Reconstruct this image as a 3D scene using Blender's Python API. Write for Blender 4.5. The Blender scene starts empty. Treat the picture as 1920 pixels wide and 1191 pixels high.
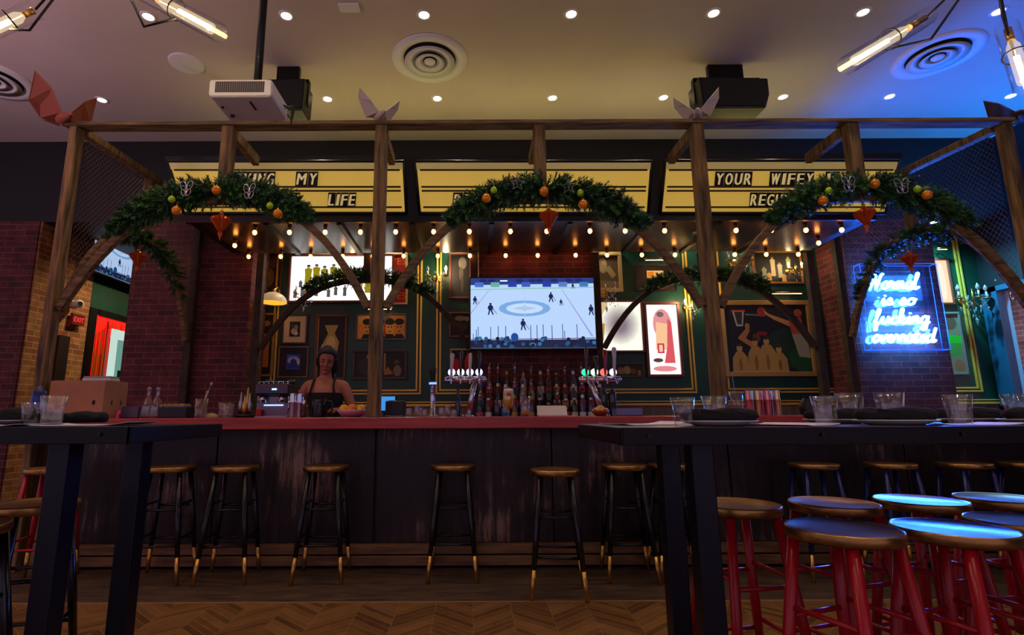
import bpy, math, random
from mathutils import Vector, Matrix, Euler
R = random.Random(7)
PI = math.pi
D2R = math.radians
sc = bpy.context.scene
C = sc.collection

# ------------------------------------------------------------------ camera
F = 1000.0; CX = 885.0; CY = 595.5; PITCH = D2R(10.37); ROLL = D2R(-.25); H = 1.10
cam_d = bpy.data.cameras.new('camera'); cam = bpy.data.objects.new('camera', cam_d); C.objects.link(cam)
cam_d.sensor_width = 36; cam_d.lens = F/1920*36; cam_d.shift_x = (960-CX)/1920
cam_d.clip_start = .05
cam.matrix_world = Matrix.Translation((0, 0, H)) @ Matrix.Rotation(PI/2+PITCH, 4, 'X') @ Matrix.Rotation(ROLL, 4, 'Z')
sc.camera = cam
# ------------------------------------------------------------------ view, world
sc.view_settings.view_transform = 'Standard'; sc.view_settings.look = 'None'
sc.view_settings.exposure = 0.0; sc.view_settings.gamma = 1.0
sc.view_settings.use_curve_mapping = False
w = bpy.data.worlds.new('world'); sc.world = w; w.use_nodes = True
w.node_tree.nodes['Background'].inputs[0].default_value = (.52, .38, .56, 1)
w.node_tree.nodes['Background'].inputs[1].default_value = .75
sc.cycles.use_denoising = True
sc.cycles.max_bounces = 7; sc.cycles.transparent_max_bounces = 16
sc.cycles.sample_clamp_indirect = 3.0
sc.cycles.caustics_reflective = False; sc.cycles.caustics_refractive = False

# measured positions: a pixel of the photograph met with a plane of the room
def ray(px, py):
    a = (px-CX)/F; b = -(py-CY)/F
    c, s = math.cos(ROLL), math.sin(ROLL)
    x = a*c-b*s; y = a*s+b*c
    return x, -y*math.sin(PITCH)+math.cos(PITCH), y*math.cos(PITCH)+math.sin(PITCH)
def PY(px, py, Y):
    r = ray(px, py); t = Y/r[1]; return Vector((r[0]*t, Y, H+r[2]*t))
def PZ(px, py, z):
    r = ray(px, py); t = (z-H)/r[2]; return Vector((r[0]*t, r[1]*t, z))
def PX(px, py, X):
    r = ray(px, py); t = X/r[0]; return Vector((X, r[1]*t, H+r[2]*t))

# ------------------------------------------------------------------ key sizes of the room
CEIL = 4.44; BULK_Y = 6.08; BULK_Z = 3.40; PIL_Y = 6.05; WALL_Y = 6.56
BAR_Y = 3.95; BAR_Z = 1.087; POST_Y = 4.15; BACKF_Y = 5.97; BACK_Z = 1.0
FX = (-3.33, -.755, 1.90, 4.50)              # the four front posts

# ------------------------------------------------------------------ lamps (downlights are built with their housings further down)
DOWN_W = 20.0       # watts of one recessed downlight
CHAND_W = 38.0       # one glass tube lamp
BULB_E = 19.0       # emission of the canopy bulbs
SIGN_E = 1.0        # backlight of the letter boards
NEON_E = 110.0       # neon tube

# ------------------------------------------------------------------ colour + material helpers
def lin(c):
    return tuple(((v/255)/12.92 if v/255 <= .04045 else ((v/255+.055)/1.055)**2.4) for v in c)
MATS = {}
def mat(name, col, rough=.5, metal=0, **k):
    if name in MATS: return MATS[name]
    m = bpy.data.materials.new(name); m.use_nodes = True; MATS[name] = m
    b = m.node_tree.nodes['Principled BSDF']
    b.inputs['Base Color'].default_value = (*lin(col), 1)
    b.inputs['Roughness'].default_value = rough; b.inputs['Metallic'].default_value = metal
    if 'emit' in k:
        b.inputs['Emission Color'].default_value = (*lin(k.get('ecol', col)), 1)
        b.inputs['Emission Strength'].default_value = k['emit']
    if 'trans' in k: b.inputs['Transmission Weight'].default_value = k['trans']
    if 'ior' in k: b.inputs['IOR'].default_value = k['ior']
    if 'alpha' in k: b.inputs['Alpha'].default_value = k['alpha']
    if 'coat' in k: b.inputs['Coat Weight'].default_value = k['coat']
    if 'sheen' in k: b.inputs['Sheen Weight'].default_value = k['sheen']
    return m
def nodes(m): return m.node_tree.nodes, m.node_tree.links, m.node_tree.nodes['Principled BSDF']
def coords(m, scale=(1, 1, 1), kind='Object'):
    n, l, b = nodes(m)
    t = n.new('ShaderNodeTexCoord'); mp = n.new('ShaderNodeMapping'); mp.inputs['Scale'].default_value = scale
    l.new(t.outputs[kind], mp.inputs[0]); return mp.outputs[0]
def noise_mat(name, c1, c2, scale=(1, 1, 1), nscale=5, rough=.5, metal=0, detail=6, lo=.35, hi=.65, bump=0, **k):
    if name in MATS: return MATS[name]
    m = mat(name, c1, rough, metal, **k); n, l, b = nodes(m)
    v = coords(m, scale); t = n.new('ShaderNodeTexNoise'); t.inputs['Scale'].default_value = nscale; t.inputs['Detail'].default_value = detail
    l.new(v, t.inputs[0]); r = n.new('ShaderNodeValToRGB')
    r.color_ramp.elements[0].position = lo; r.color_ramp.elements[1].position = hi
    r.color_ramp.elements[0].color = (*lin(c1), 1); r.color_ramp.elements[1].color = (*lin(c2), 1)
    l.new(t.outputs['Fac'], r.inputs[0]); l.new(r.outputs[0], b.inputs['Base Color'])
    if bump:
        bp = n.new('ShaderNodeBump'); bp.inputs['Strength'].default_value = bump; bp.inputs['Distance'].default_value = .01
        l.new(t.outputs['Fac'], bp.inputs['Height']); l.new(bp.outputs[0], b.inputs['Normal'])
    return m
def brick_mat(name, c1, c2, mortar, bw=.21, bh=.07, rough=.85):
    m = mat(name, c1, rough); n, l, b = nodes(m)
    t = n.new('ShaderNodeTexCoord'); s = n.new('ShaderNodeSeparateXYZ'); l.new(t.outputs['Object'], s.inputs[0])
    a = n.new('ShaderNodeMath'); a.operation = 'ADD'; l.new(s.outputs[0], a.inputs[0]); l.new(s.outputs[1], a.inputs[1])
    cb = n.new('ShaderNodeCombineXYZ'); l.new(a.outputs[0], cb.inputs[0]); l.new(s.outputs[2], cb.inputs[1])
    br = n.new('ShaderNodeTexBrick'); l.new(cb.outputs[0], br.inputs['Vector'])
    br.inputs['Scale'].default_value = 1; br.inputs['Brick Width'].default_value = bw; br.inputs['Row Height'].default_value = bh
    br.inputs['Mortar Size'].default_value = .006; br.inputs['Bias'].default_value = -.1
    br.inputs['Color1'].default_value = (*lin(c1), 1); br.inputs['Color2'].default_value = (*lin(c2), 1); br.inputs['Mortar'].default_value = (*lin(mortar), 1)
    ns = n.new('ShaderNodeTexNoise'); ns.inputs['Scale'].default_value = 9; ns.inputs['Detail'].default_value = 8; l.new(t.outputs['Object'], ns.inputs[0])
    mx = n.new('ShaderNodeMix'); mx.data_type = 'RGBA'; mx.blend_type = 'MULTIPLY'; mx.inputs[0].default_value = .7
    rr = n.new('ShaderNodeValToRGB'); rr.color_ramp.elements[0].position = .3; rr.color_ramp.elements[1].position = .62
    rr.color_ramp.elements[0].color = (.35, .35, .35, 1); rr.color_ramp.elements[1].color = (1, 1, 1, 1)
    l.new(ns.outputs['Fac'], rr.inputs[0]); l.new(br.outputs['Color'], mx.inputs[6]); l.new(rr.outputs[0], mx.inputs[7])
    l.new(mx.outputs[2], b.inputs['Base Color'])
    bp = n.new('ShaderNodeBump'); bp.inputs['Strength'].default_value = .7; bp.inputs['Distance'].default_value = .008; bp.invert = True
    l.new(br.outputs['Fac'], bp.inputs['Height']); l.new(bp.outputs[0], b.inputs['Normal'])
    return m
def M_(name, *a): # shader math chain helper
    pass

# --- materials
WOODF = noise_mat('weathered timber', (50, 39, 24), (162, 128, 76), (9, 9, .9), 3.5, .75, detail=10, lo=.3, hi=.75, bump=.35)
WOODH = noise_mat('weathered timber crosswise', (50, 39, 24), (150, 118, 70), (.9, 9, 9), 3.5, .75, detail=10, lo=.3, hi=.75, bump=.35)
BRICK_R = brick_mat('dark red brick', (112, 46, 44), (76, 30, 34), (120, 78, 76))
BRICK_T = brick_mat('tan brick', (170, 112, 66), (140, 76, 46), (190, 150, 105))
BRICK_W = brick_mat('pale outdoor brick', (196, 150, 160), (160, 120, 140), (225, 205, 215))
GREEN = noise_mat('dark green wall paint', (12, 62, 48), (16, 74, 56), (1, 1, 1), 2, .45)
GOLD = mat('gold moulding paint', (245, 196, 78), .35, .1)
BLACKW = noise_mat('black painted board', (9, 8, 9), (15, 13, 14), (1, 1, 1), 3, .6)
CEILM = noise_mat('ceiling plaster', (205, 192, 182), (198, 184, 176), (1, 1, 1), 1.5, .85)
BLK = mat('black metal', (14, 14, 16), .4, .3)
BLKP = mat('black plastic', (16, 16, 18), .45)
CHROME = mat('chrome', (215, 215, 225), .12, 1)
STEEL = mat('brushed steel', (170, 168, 172), .3, 1)
BRASS = mat('brass', (205, 160, 80), .3, 1)
WHITE = mat('white enamel', (225, 222, 225), .5)
CREAM = mat('cream card', (220, 205, 165), .7)
GLASS = mat('clear glass', (245, 248, 255), .02, 0, trans=1, ior=1.45)
GLASSF = mat('thin clear glass', (255, 252, 245), .02, 0, trans=1, ior=1.15)
SILVER = mat('silver wire', (210, 210, 215), .25, 1)

# ------------------------------------------------------------------ mesh builder
class MB:
    def __init__(s): s.v = []; s.f = []; s.m = []; s.mi = 0; s.sm = []
    def add(s, vs, fs, smooth=False):
        o = len(s.v); s.v += [tuple(p) for p in vs]
        for f in fs: s.f.append(tuple(i+o for i in f)); s.m.append(s.mi); s.sm.append(smooth)
        return s
    def mat(s, i): s.mi = i; return s
    def box(s, c, d, rot=None):
        x, y, z = d[0]/2, d[1]/2, d[2]/2
        vs = [Vector(p) for p in ((-x, -y, -z), (x, -y, -z), (x, y, -z), (-x, y, -z), (-x, -y, z), (x, -y, z), (x, y, z), (-x, y, z))]
        if rot is not None:
            M = rot if isinstance(rot, Matrix) else Euler(rot).to_matrix()
            vs = [M @ p for p in vs]
        c = Vector(c)
        return s.add([p+c for p in vs], ((0, 3, 2, 1), (4, 5, 6, 7), (0, 1, 5, 4), (1, 2, 6, 5), (2, 3, 7, 6), (3, 0, 4, 7)))
    def b2(s, a, b): # box between two corners
        a = Vector(a); b = Vector(b); return s.box((a+b)/2, [abs(q) for q in (b-a)])
    def ring(s, c, u, v, r, n, ry=None):
        ry = r if ry is None else ry
        return [c+u*(r*math.cos(2*PI*i/n))+v*(ry*math.sin(2*PI*i/n)) for i in range(n)]
    def tube(s, pts, r, n=8, cap=True, smooth=True, closed=False):
        pts = [Vector(p) for p in pts]; k = len(pts)
        rs = r if isinstance(r, (list, tuple)) else [r]*k
        vs = []; up = None
        for i, p in enumerate(pts):
            if closed: t = pts[(i+1) % k]-pts[i-1]
            else: t = pts[min(i+1, k-1)]-pts[max(i-1, 0)]
            if t.length < 1e-9: t = Vector((0, 0, 1))
            t.normalize()
            if up is None: up = Vector((0, 0, 1)) if abs(t.z) < .9 else Vector((1, 0, 0))
            u = t.cross(up)
            if u.length < 1e-6: u = t.orthogonal()
            u.normalize(); v = u.cross(t).normalized(); up = v
            vs += s.ring(p, u, v, rs[i], n)
        fs = []
        for i in range(k if closed else k-1):
            j = (i+1) % k
            for q in range(n):
                a = i*n+q; b = i*n+(q+1) % n; c = j*n+(q+1) % n; d = j*n+q
                fs.append((a, b, c, d))
        s.add(vs, fs, smooth)
        if cap and not closed:
            o = len(s.v)-k*n
            s.f.append(tuple(o+q for q in range(n-1, -1, -1))); s.m.append(s.mi); s.sm.append(False)
            s.f.append(tuple(o+(k-1)*n+q for q in range(n))); s.m.append(s.mi); s.sm.append(False)
        return s
    def cyl(s, a, b, r, r2=None, n=16, smooth=True): return s.tube([a, b], [r, r if r2 is None else r2], n, True, smooth)
    def lathe(s, prof, n=24, c=(0, 0, 0), smooth=True, sx=1, sy=1, M=None):
        c = Vector(c); vs = []; k = len(prof)
        for (r, z) in prof:
            for i in range(n):
                a = 2*PI*i/n; p = Vector((r*math.cos(a)*sx, r*math.sin(a)*sy, z))
                if M is not None: p = M @ p
                vs.append(p+c)
        fs = [(i*n+q, i*n+(q+1) % n, (i+1)*n+(q+1) % n, (i+1)*n+q) for i in range(k-1) for q in range(n)]
        return s.add(vs, fs, smooth)
    def ball(s, c, r, n=12, sx=1, sy=1, sz=1, M=None):
        pr = [(max(r*math.sin(PI*i/(n//2+2)), 1e-4), -r*math.cos(PI*i/(n//2+2))*sz) for i in range(n//2+3)]
        return s.lathe(pr, n, c, True, sx, sy, M)
    def poly(s, pts): return s.add(pts, (tuple(range(len(pts))),))
    def prism(s, pts, d): # extrude polygon by vector
        d = Vector(d); n = len(pts); P = [Vector(p) for p in pts]
        return s.add(P+[p+d for p in P], [tuple(range(n-1, -1, -1)), tuple(range(n, 2*n))]+[(i, (i+1) % n, n+(i+1) % n, n+i) for i in range(n)])
def obj(name, mb, ms, parent=None, loc=None, bevel=0):
    me = bpy.data.meshes.new(name); me.from_pydata(mb.v, [], mb.f)
    for m in (ms if isinstance(ms, (list, tuple)) else [ms]): me.materials.append(m)
    me.polygons.foreach_set('material_index', mb.m); me.polygons.foreach_set('use_smooth', mb.sm)
    me.update()
    o = bpy.data.objects.new(name, me); C.objects.link(o)
    if parent: o.parent = parent
    if loc is not None: o.location = loc
    if bevel:
        b = o.modifiers.new('bevel', 'BEVEL'); b.width = bevel; b.segments = 2; b.limit_method = 'ANGLE'
    return o
def tag(o, label, cat, group=None, kind=None):
    o['label'] = label; o['category'] = cat
    if group: o['group'] = group
    if kind: o['kind'] = kind
    return o
def thing(name, label, cat, loc=(0, 0, 0), rz=0, group=None):
    o = bpy.data.objects.new(name, None); o.empty_display_size = .1; C.objects.link(o); o.location = loc; o.rotation_euler = (0, 0, rz)
    return tag(o, label, cat, group)
def struct(name, mb, ms, parent=None, bevel=0):
    o = obj(name, mb, ms, parent, bevel=bevel); o['kind'] = 'structure'; return o
def dup(root, loc, rz=0, label=None, group=None, scale=None):
    def cp(o, par):
        c = o.copy(); C.objects.link(c)
        if par: c.parent = par
        for ch in list(o.children): cp(ch, c)
        return c
    r = cp(root, None); r.location = loc; r.rotation_euler = (root.rotation_euler[0], root.rotation_euler[1], rz)
    if scale: r.scale = (scale,)*3 if isinstance(scale, (int, float)) else scale
    if label: r['label'] = label
    if group: r['group'] = group
    return r
def lamp(name, kind, loc, watts, col, parent=None, **k):
    d = bpy.data.lights.new(name, kind); d.energy = watts; d.color = col
    for a, b in k.items(): setattr(d, a, b)
    o = bpy.data.objects.new(name, d); C.objects.link(o); o.location = loc
    if parent: o.parent = parent
    return o
def textmesh(s, size=1, shear=0, extrude=.002, bold=0):
    cu = bpy.data.curves.new('t', 'FONT'); cu.body = s; cu.size = size; cu.shear = shear; cu.extrude = extrude; cu.offset = bold
    cu.align_x = 'LEFT'; cu.resolution_u = 3
    o = bpy.data.objects.new('t', cu); me = bpy.data.meshes.new_from_object(o)
    vs = [v.co.copy() for v in me.vertices]; fs = [tuple(p.vertices) for p in me.polygons]
    bpy.data.objects.remove(o); bpy.data.curves.remove(cu); bpy.data.meshes.remove(me)
    return vs, fs
def smooth_path(pts, k=4, closed=False):
    P = [Vector(p) for p in pts]; n = len(P); out = []
    for i in range(n if closed else n-1):
        a, b, c, d = (P[(i-1) % n], P[i], P[(i+1) % n], P[(i+2) % n]) if closed else (P[max(i-1, 0)], P[i], P[i+1], P[min(i+2, n-1)])
        for j in range(k):
            t = j/k
            out.append(.5*((2*b)+(c-a)*t+(2*a-5*b+4*c-d)*t*t+(3*b-a-3*c+d)*t**3))
    if not closed: out.append(P[-1])
    return out

# ================================================================== SETTING
fl = mat('chevron wood floor', (90, 62, 34), .35); n, l, b = nodes(fl)
def mth(op, a, bb=None, c=None):
    q = n.new('ShaderNodeMath'); q.operation = op
    for i, x in enumerate((a, bb, c)):
        if x is None: continue
        if isinstance(x, (int, float)): q.inputs[i].default_value = x
        else: l.new(x, q.inputs[i])
    return q.outputs[0]
tc = n.new('ShaderNodeTexCoord'); sp = n.new('ShaderNodeSeparateXYZ'); l.new(tc.outputs['Object'], sp.inputs[0])
X, Y = sp.outputs[0], sp.outputs[1]
px_ = mth('DIVIDE', X, .44); tri = mth('ABSOLUTE', mth('SUBTRACT', mth('FRACT', px_), .5))
s_ = mth('DIVIDE', mth('ADD', Y, mth('MULTIPLY', tri, .40)), .06)
cell = mth('ADD', mth('FLOOR', s_), mth('MULTIPLY', mth('FLOOR', mth('MULTIPLY', px_, 2)), 17.3))
wn = n.new('ShaderNodeTexWhiteNoise'); wn.noise_dimensions = '1D'; l.new(cell, wn.inputs['W'])
ns = n.new('ShaderNodeTexNoise'); ns.inputs['Scale'].default_value = 14; ns.inputs['Detail'].default_value = 8; l.new(tc.outputs['Object'], ns.inputs[0])
f_ = mth('ADD', mth('MULTIPLY', wn.outputs['Value'], .55), mth('MULTIPLY', ns.outputs['Fac'], .45))
rp = n.new('ShaderNodeValToRGB'); rp.color_ramp.elements[0].position = .2; rp.color_ramp.elements[1].position = .85
rp.color_ramp.elements[0].color = (*lin((92, 62, 36)), 1); rp.color_ramp.elements[1].color = (*lin((142, 100, 58)), 1); l.new(f_, rp.inputs[0])
edge = mth('LESS_THAN', mth('FRACT', s_), .10)
e2 = mth('LESS_THAN', mth('ABSOLUTE', mth('SUBTRACT', tri, .25)), .2455); e2 = mth('SUBTRACT', 1, e2)
gap = mth('MAXIMUM', edge, e2)
mx = n.new('ShaderNodeMix'); mx.data_type = 'RGBA'; l.new(gap, mx.inputs[0]); l.new(rp.outputs[0], mx.inputs[6]); mx.inputs[7].default_value = (*lin((175, 130, 80)), 1)
mx.inputs[0].default_value = 0
gm = mth('MULTIPLY', gap, .55); l.new(gm, mx.inputs[0])
l.new(mx.outputs[2], b.inputs['Base Color']); l.new(mth('ADD', mth('MULTIPLY', ns.outputs['Fac'], .25), .2), b.inputs['Roughness'])
m = MB(); m.b2((-9, -3.2, -.1), (9, 3.44, 0)); floor = struct('floor', m, fl)
BORDER = noise_mat('dark stained border boards', (62, 48, 40), (98, 78, 62), (1, 6, 1), 4, .4, detail=8)
m = MB(); m.b2((-9, 3.46, -.1), (9, 10.5, 0)); struct('floor_border', m, BORDER)
m = MB(); m.b2((-9, 3.44, -.1), (9, 3.46, .001)); struct('trim_1', m, mat('pale strip', (150, 110, 70), .5))
m = MB(); m.b2((-9, -3.2, CEIL), (9, 10.5, CEIL+.1)); struct('ceiling', m, CEILM)
# bulkhead over the back of the bar
m = MB(); m.b2((-9, BULK_Y, BULK_Z), (9, BULK_Y+.3, CEIL)); struct('wall_bulkhead', m, BLACKW)
m = MB(); m.b2((-9, BULK_Y+.3, BULK_Z), (9, 9.65, BULK_Z+.06)); struct('ceiling_niche', m, BLACKW)
# green wall behind the bar
RW = PY(1857, 640, WALL_Y).x
m = MB(); m.b2((-2.9, WALL_Y, 1.2), (RW, WALL_Y+.15, BULK_Z)); m.mat(1); m.b2((-2.9, WALL_Y, 0), (RW, WALL_Y+.15, 1.2))
struct('wall_back', m, [GREEN, noise_mat('grey brown wainscot', (120, 98, 78), (150, 126, 100), (8, 8, 1), 3, .6)])
# brick pillars
xl0 = PY(232, 640, PIL_Y).x; xl1 = PY(463, 640, PIL_Y).x
m = MB(); m.b2((xl0, PIL_Y, 0), (xl1, WALL_Y+.15, BULK_Z)); struct('wall_pillar_left', m, BRICK_R)
xc0 = PY(899, 700, PIL_Y).x; xc1 = PY(1120, 700, PIL_Y).x
m = MB(); m.b2((xc0, PIL_Y, 0), (xc1, WALL_Y, BULK_Z)); struct('wall_pillar_centre', m, BRICK_R)
xr0 = PY(1600, 600, PIL_Y).x; xr1 = PY(1778, 640, PIL_Y).x
m = MB(); m.b2((xr0, PIL_Y, 0), (xr1, WALL_Y, BULK_Z)); struct('wall_pillar_right', m, BRICK_R)
# left side: pier, side wall with passage
LX = -5.13
m = MB(); m.b2((-9, PIL_Y, 0), (LX-.02, PIL_Y+.3, BULK_Z)); struct('wall_pier', m, BRICK_R)
def side(name, z0, z1, y0, y1, mt, dx=0, th=.15):
    m = MB(); m.b2((LX+dx-th, y0, z0), (LX+dx, y1, z1)); return struct(name, m, mt)
yA = PX(160, 640, LX).y; yB = PX(170, 640, LX).y
zg = PX(150, 561, LX).z
side('wall_left', 0, BULK_Z, PIL_Y+.02, yA, BRICK_T)
side('wall_left_green', 2.55, BULK_Z, yA, 9.5, GREEN)
side('trim_2', 0, 2.55, yA, yA+.16, BLK, .02)
side('wall_left_low', 0, 1.2, yA+.16, 9.5, GREEN)
side('trim_3', 2.46, 2.55, yA+.16, 9.5, BLK, .03)
m = MB(); m.b2((-9, 9.5, 0), (9, 9.65, BULK_Z)); struct('wall_far', m, BLACKW)
dz = PX(118, 630, LX).z; d0 = PX(103, 660, LX).y; d1 = PX(124, 660, LX).y
m = MB(); m.b2((LX, d0, 0), (LX+.03, d1, dz)); dr = struct('door_1', m, noise_mat('dark door wood', (28, 12, 14), (40, 20, 20), (1, 1, 1), 4, .5))
m = MB(); m.b2((LX+.03, d1-.12, 1.0), (LX+.07, d1-.08, 1.12)); struct('door_handle', m, STEEL, dr)
# right wall with window
yw0 = 5.2; yw1 = WALL_Y-.03; zt = PX(1850, 520, RW).z
m = MB(); m.b2((RW, -3, 0), (RW+.15, 1.0, CEIL)); m.b2((RW, 1.0, 0), (RW+.15, WALL_Y+.15, 1.1)); m.b2((RW, 1.0, 2.62), (RW+.15, WALL_Y+.15, CEIL))
m.b2((RW, yw1, 1.1), (RW+.15, WALL_Y+.15, 2.62)); struct('wall_right', m, mat('deep grey wall', (30, 34, 42), .6))
FRM = mat('blue painted window frame', (36, 100, 138), .4)
for i, (a, c_) in enumerate(((4.95, yw1), (3.2, 4.8), (1.2, 3.1))):
    m = MB(); m.b2((RW-.05, a, 1.1), (RW+.1, a+.06, 2.62)); m.b2((RW-.05, c_-.2, 1.1), (RW+.1, c_, 2.62))
    m.b2((RW-.05, a, 1.1), (RW+.1, c_, 1.18)); m.b2((RW-.05, a, 2.56), (RW+.1, c_, 2.62))
    wf = struct('window_%d' % (i+1), m, FRM)
    m = MB(); m.b2((RW+.04, a+.06, 1.18), (RW+.05, c_-.13, 2.56)); struct('window_pane', m, GLASSF, wf)
m = MB(); m.b2((RW+1.3, -1, 0), (RW+1.5, 10, 5)); o = struct('wall_outside', m, BRICK_W)
# gold mouldings on the green wall
def gold_v(mb, px0, py0, px1, py1, w=.022):
    x = PY((px0+px1)/2, (py0+py1)/2, WALL_Y).x
    z0 = PY(px1, py1, WALL_Y).z; z1 = min(PY(px0, py0, WALL_Y).z, BULK_Z-.02)
    mb.b2((x-w/2, WALL_Y-.022, z0), (x+w/2, WALL_Y, z1)); return x
def panel(k, xs, open_left=None, open_right=None):
    pass
zb1 = PY(1200, 730.5, WALL_Y).z; zb2 = PY(1200, 736.5, WALL_Y).z; zc1 = PY(1400, 752, WALL_Y).z; zc2 = PY(1400, 757.5, WALL_Y).z
def moulding(n_, x0, x1, left=True, right=True, top=BULK_Z-.02):
    m = MB(); g = .042
    for k in (0, 1):
        a = x0+(g*k if left else 0); c_ = x1-(g*k if right else 0); z = zb2 if k == 0 else zb1
        m.b2((a, WALL_Y-.022, z-.011), (c_, WALL_Y, z+.011))
        if left: m.b2((a, WALL_Y-.022, z+.011), (a+.022, WALL_Y, top))
        if right: m.b2((c_-.022, WALL_Y-.022, z+.011), (c_, WALL_Y, top))
    return struct('trim_%d' % n_, m, GOLD, bevel=.004)
moulding(4, xl1+.1, PY(791, 600, WALL_Y).x)
moulding(5, PY(818, 600, WALL_Y).x, xc0+.1, True, False)
moulding(6, xc1, PY(1303, 690, WALL_Y).x, False, True)
moulding(7, PY(1350, 640, WALL_Y).x, xr0+.1, True, False)
moulding(8, xr1, PY(1841, 730, WALL_Y).x, False, True)
m = MB(); m.b2((xl1, WALL_Y-.03, zc2-.016), (RW, WALL_Y, zc2+.012)); m.b2((xl1, WALL_Y-.022, zc1-.007), (RW, WALL_Y, zc1+.007)); struct('trim_9', m, GOLD, bevel=.004)

# ================================================================== CANOPY WITH LETTER BOARDS
SOFF = 2.99; CY0 = 5.0; CY1 = 6.03
cl = PY(372, 412, CY0).x; cr = PY(1618, 412, CY0).x
tl = PY(312, 296, 4.8).x; tr = PY(1690, 296, 4.8).x
SOFM = noise_mat('satin brown soffit board', (58, 46, 36), (70, 56, 44), (1, 1, 1), 2, .24)
can = thing('bar_canopy', 'long black canopy over the bar with a row of letter boards and bare bulbs', 'canopy', ((cl+cr)/2, CY0, SOFF))
ox, oy, oz = can.location
m = MB()
P8 = [(tl-.02, 4.80, 3.58), (tr+.02, 4.80, 3.58), (tr+.02, CY1, 3.58), (tl-.02, CY1, 3.58), (cl-.12, CY0, SOFF), (cr+.12, CY0, SOFF), (cr+.12, CY1, SOFF), (cl-.12, CY1, SOFF)]
m.add([(x-ox, y-oy, z-oz) for x, y, z in P8], ((0, 1, 2, 3), (7, 6, 5, 4), (4, 5, 1, 0), (5, 6, 2, 1), (6, 7, 3, 2), (7, 4, 0, 3)))
obj('canopy_box', m, BLACKW, can)
m = MB(); m.b2((cl-ox, .02, -.012), (cr-ox, CY1-CY0-.01, -.001)); obj('soffit', m, SOFM, can)
m = MB(); m.b2((cl-.12-ox, -.02, -.02), (cr+.12-ox, .02, .05)); obj('front_trim', m, BLK, can)
for px_f in (498, 635, 772, 922, 1070, 1222, 1351, 1480):
    x = PY(px_f, 412, CY0).x-ox; m = MB(); m.b2((x-.025, .02, -.035), (x+.025, CY1-CY0-.01, -.011)); obj('soffit_batten', m, BLK, can)
# letter boards
def SP(px, py, off=0):
    t = (400-py)/97.0; p = PY(px, py, CY0-.03-.2*t); return p+Vector((0, -off, -off*.4))
FACE = mat('backlit cream letter board', (226, 196, 100), .5, emit=SIGN_E*.42, ecol=(236, 194, 80))
FACE2 = mat('backlit cream letter board upper band', (200, 180, 120), .5, emit=SIGN_E*.2, ecol=(226, 200, 120))
RAIL = mat('dark letter rail', (60, 48, 30), .5)
TILE = mat('black letter tile', (14, 13, 14), .35)
LETT = mat('cream letter', (240, 225, 170), .5, emit=.35, ecol=(240, 214, 140))
def quad(mb, c4, d):
    c4 = [Vector(c) for c in c4]; nrm = (c4[1]-c4[0]).cross(c4[3]-c4[0]).normalized()*d
    return mb.prism(c4, nrm)
def board(c4, words, label):
    (a, b_, c_, d_) = c4                          # px corners tl, tr, br, bl
    org = SP((c_[0]+d_[0])/2, c_[1])
    t = thing('letter_board', label, 'sign', org, 0, 'letter boards along the canopy')
    L = lambda p: p-org
    def at(u, py, off=0):                         # u in px along the row
        return L(SP(u, py, off))
    m = MB(); quad(m, [at(*d_), at(*c_), at(*b_), at(*a)], -.02); obj('board_face', m, FACE, t)
    def xs(py):                                   # left and right limits of the board at a row
        k = (py-a[1])/(d_[1]-a[1]); return a[0]+(d_[0]-a[0])*k, b_[0]+(c_[0]-b_[0])*k
    m = MB(); l0, r0 = xs(304); l1, r1 = xs(318); quad(m, [at(l1, 318, .006), at(r1, 318, .006), at(r0, 304, .006), at(l0, 304, .006)], .004); obj('upper_band', m, FACE2, t)
    for y in (319, 350.5, 358, 388.5):
        l0, r0 = xs(y); m = MB(); m.tube([at(l0+8, y, .012), at(r0-8, y, .012)], .009, 6); obj('letter_rail', m, RAIL, t)
    m = MB()
    for p, q in ((a, b_), (b_, c_), (c_, d_), (d_, a)): m.tube([at(*p), at(*q)], .016, 6)
    obj('board_frame', m, BLK, t)
    for (s, x0, x1, y0, y1) in words:
        n_ = len(s); wd = (x1-x0)/n_; x = x0
        for ch in s:
            cw = wd*(.62 if ch == 'I' else (1.25 if ch in 'MW' else 1))
            tot = sum(.62 if q == 'I' else (1.25 if q in 'MW' else 1) for q in s); cw *= n_/tot
            m = MB(); k = 2.2
            quad(m, [at(x, y1, .022), at(x+cw-.6, y1, .022), at(x+cw-.6+k, y0, .022), at(x+k, y0, .022)], .004)
            vs, fs = textmesh(ch, 1, 0, 0, 0)
            if vs:
                mnx = min(v.x for v in vs); mxx = max(v.x for v in vs); mny = 0; mxy = .72
                P = []
                for v in vs:
                    u = (v.x-mnx)/max(mxx-mnx, 1e-3); q = (v.y)/.72
                    g = .16 if ch != 'I' else .3
                    P.append(at(x+cw*(g+(1-2*g)*u)+k*q*1.6-.8, y1-2.5-(y1-y0-5)*q, .03))
                m.mat(1)
                for dx in (-.0045, -.0015, .0015, .0045): m.add([p+Vector((dx, -.0002*dx/.0015, 0)) for p in P], fs)
            obj('letter_tile', m, [TILE, LETT], t); x += cw
    return t
board(((315, 303), (757, 303), (762, 400), (345, 400)), [('LIVING', 430, 517, 322, 349), ('MY', 555, 597, 322, 349), ('BEST', 490, 563, 361, 388), ('LIFE', 615, 668, 361, 388)], 'backlit yellow letter board reading LIVING MY BEST LIFE')
board(((778, 303), (1222, 303), (1215, 400), (787, 400)), [('RE', 848, 886, 361, 388)], 'backlit yellow middle letter board, mostly empty, with letters RE')
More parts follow.
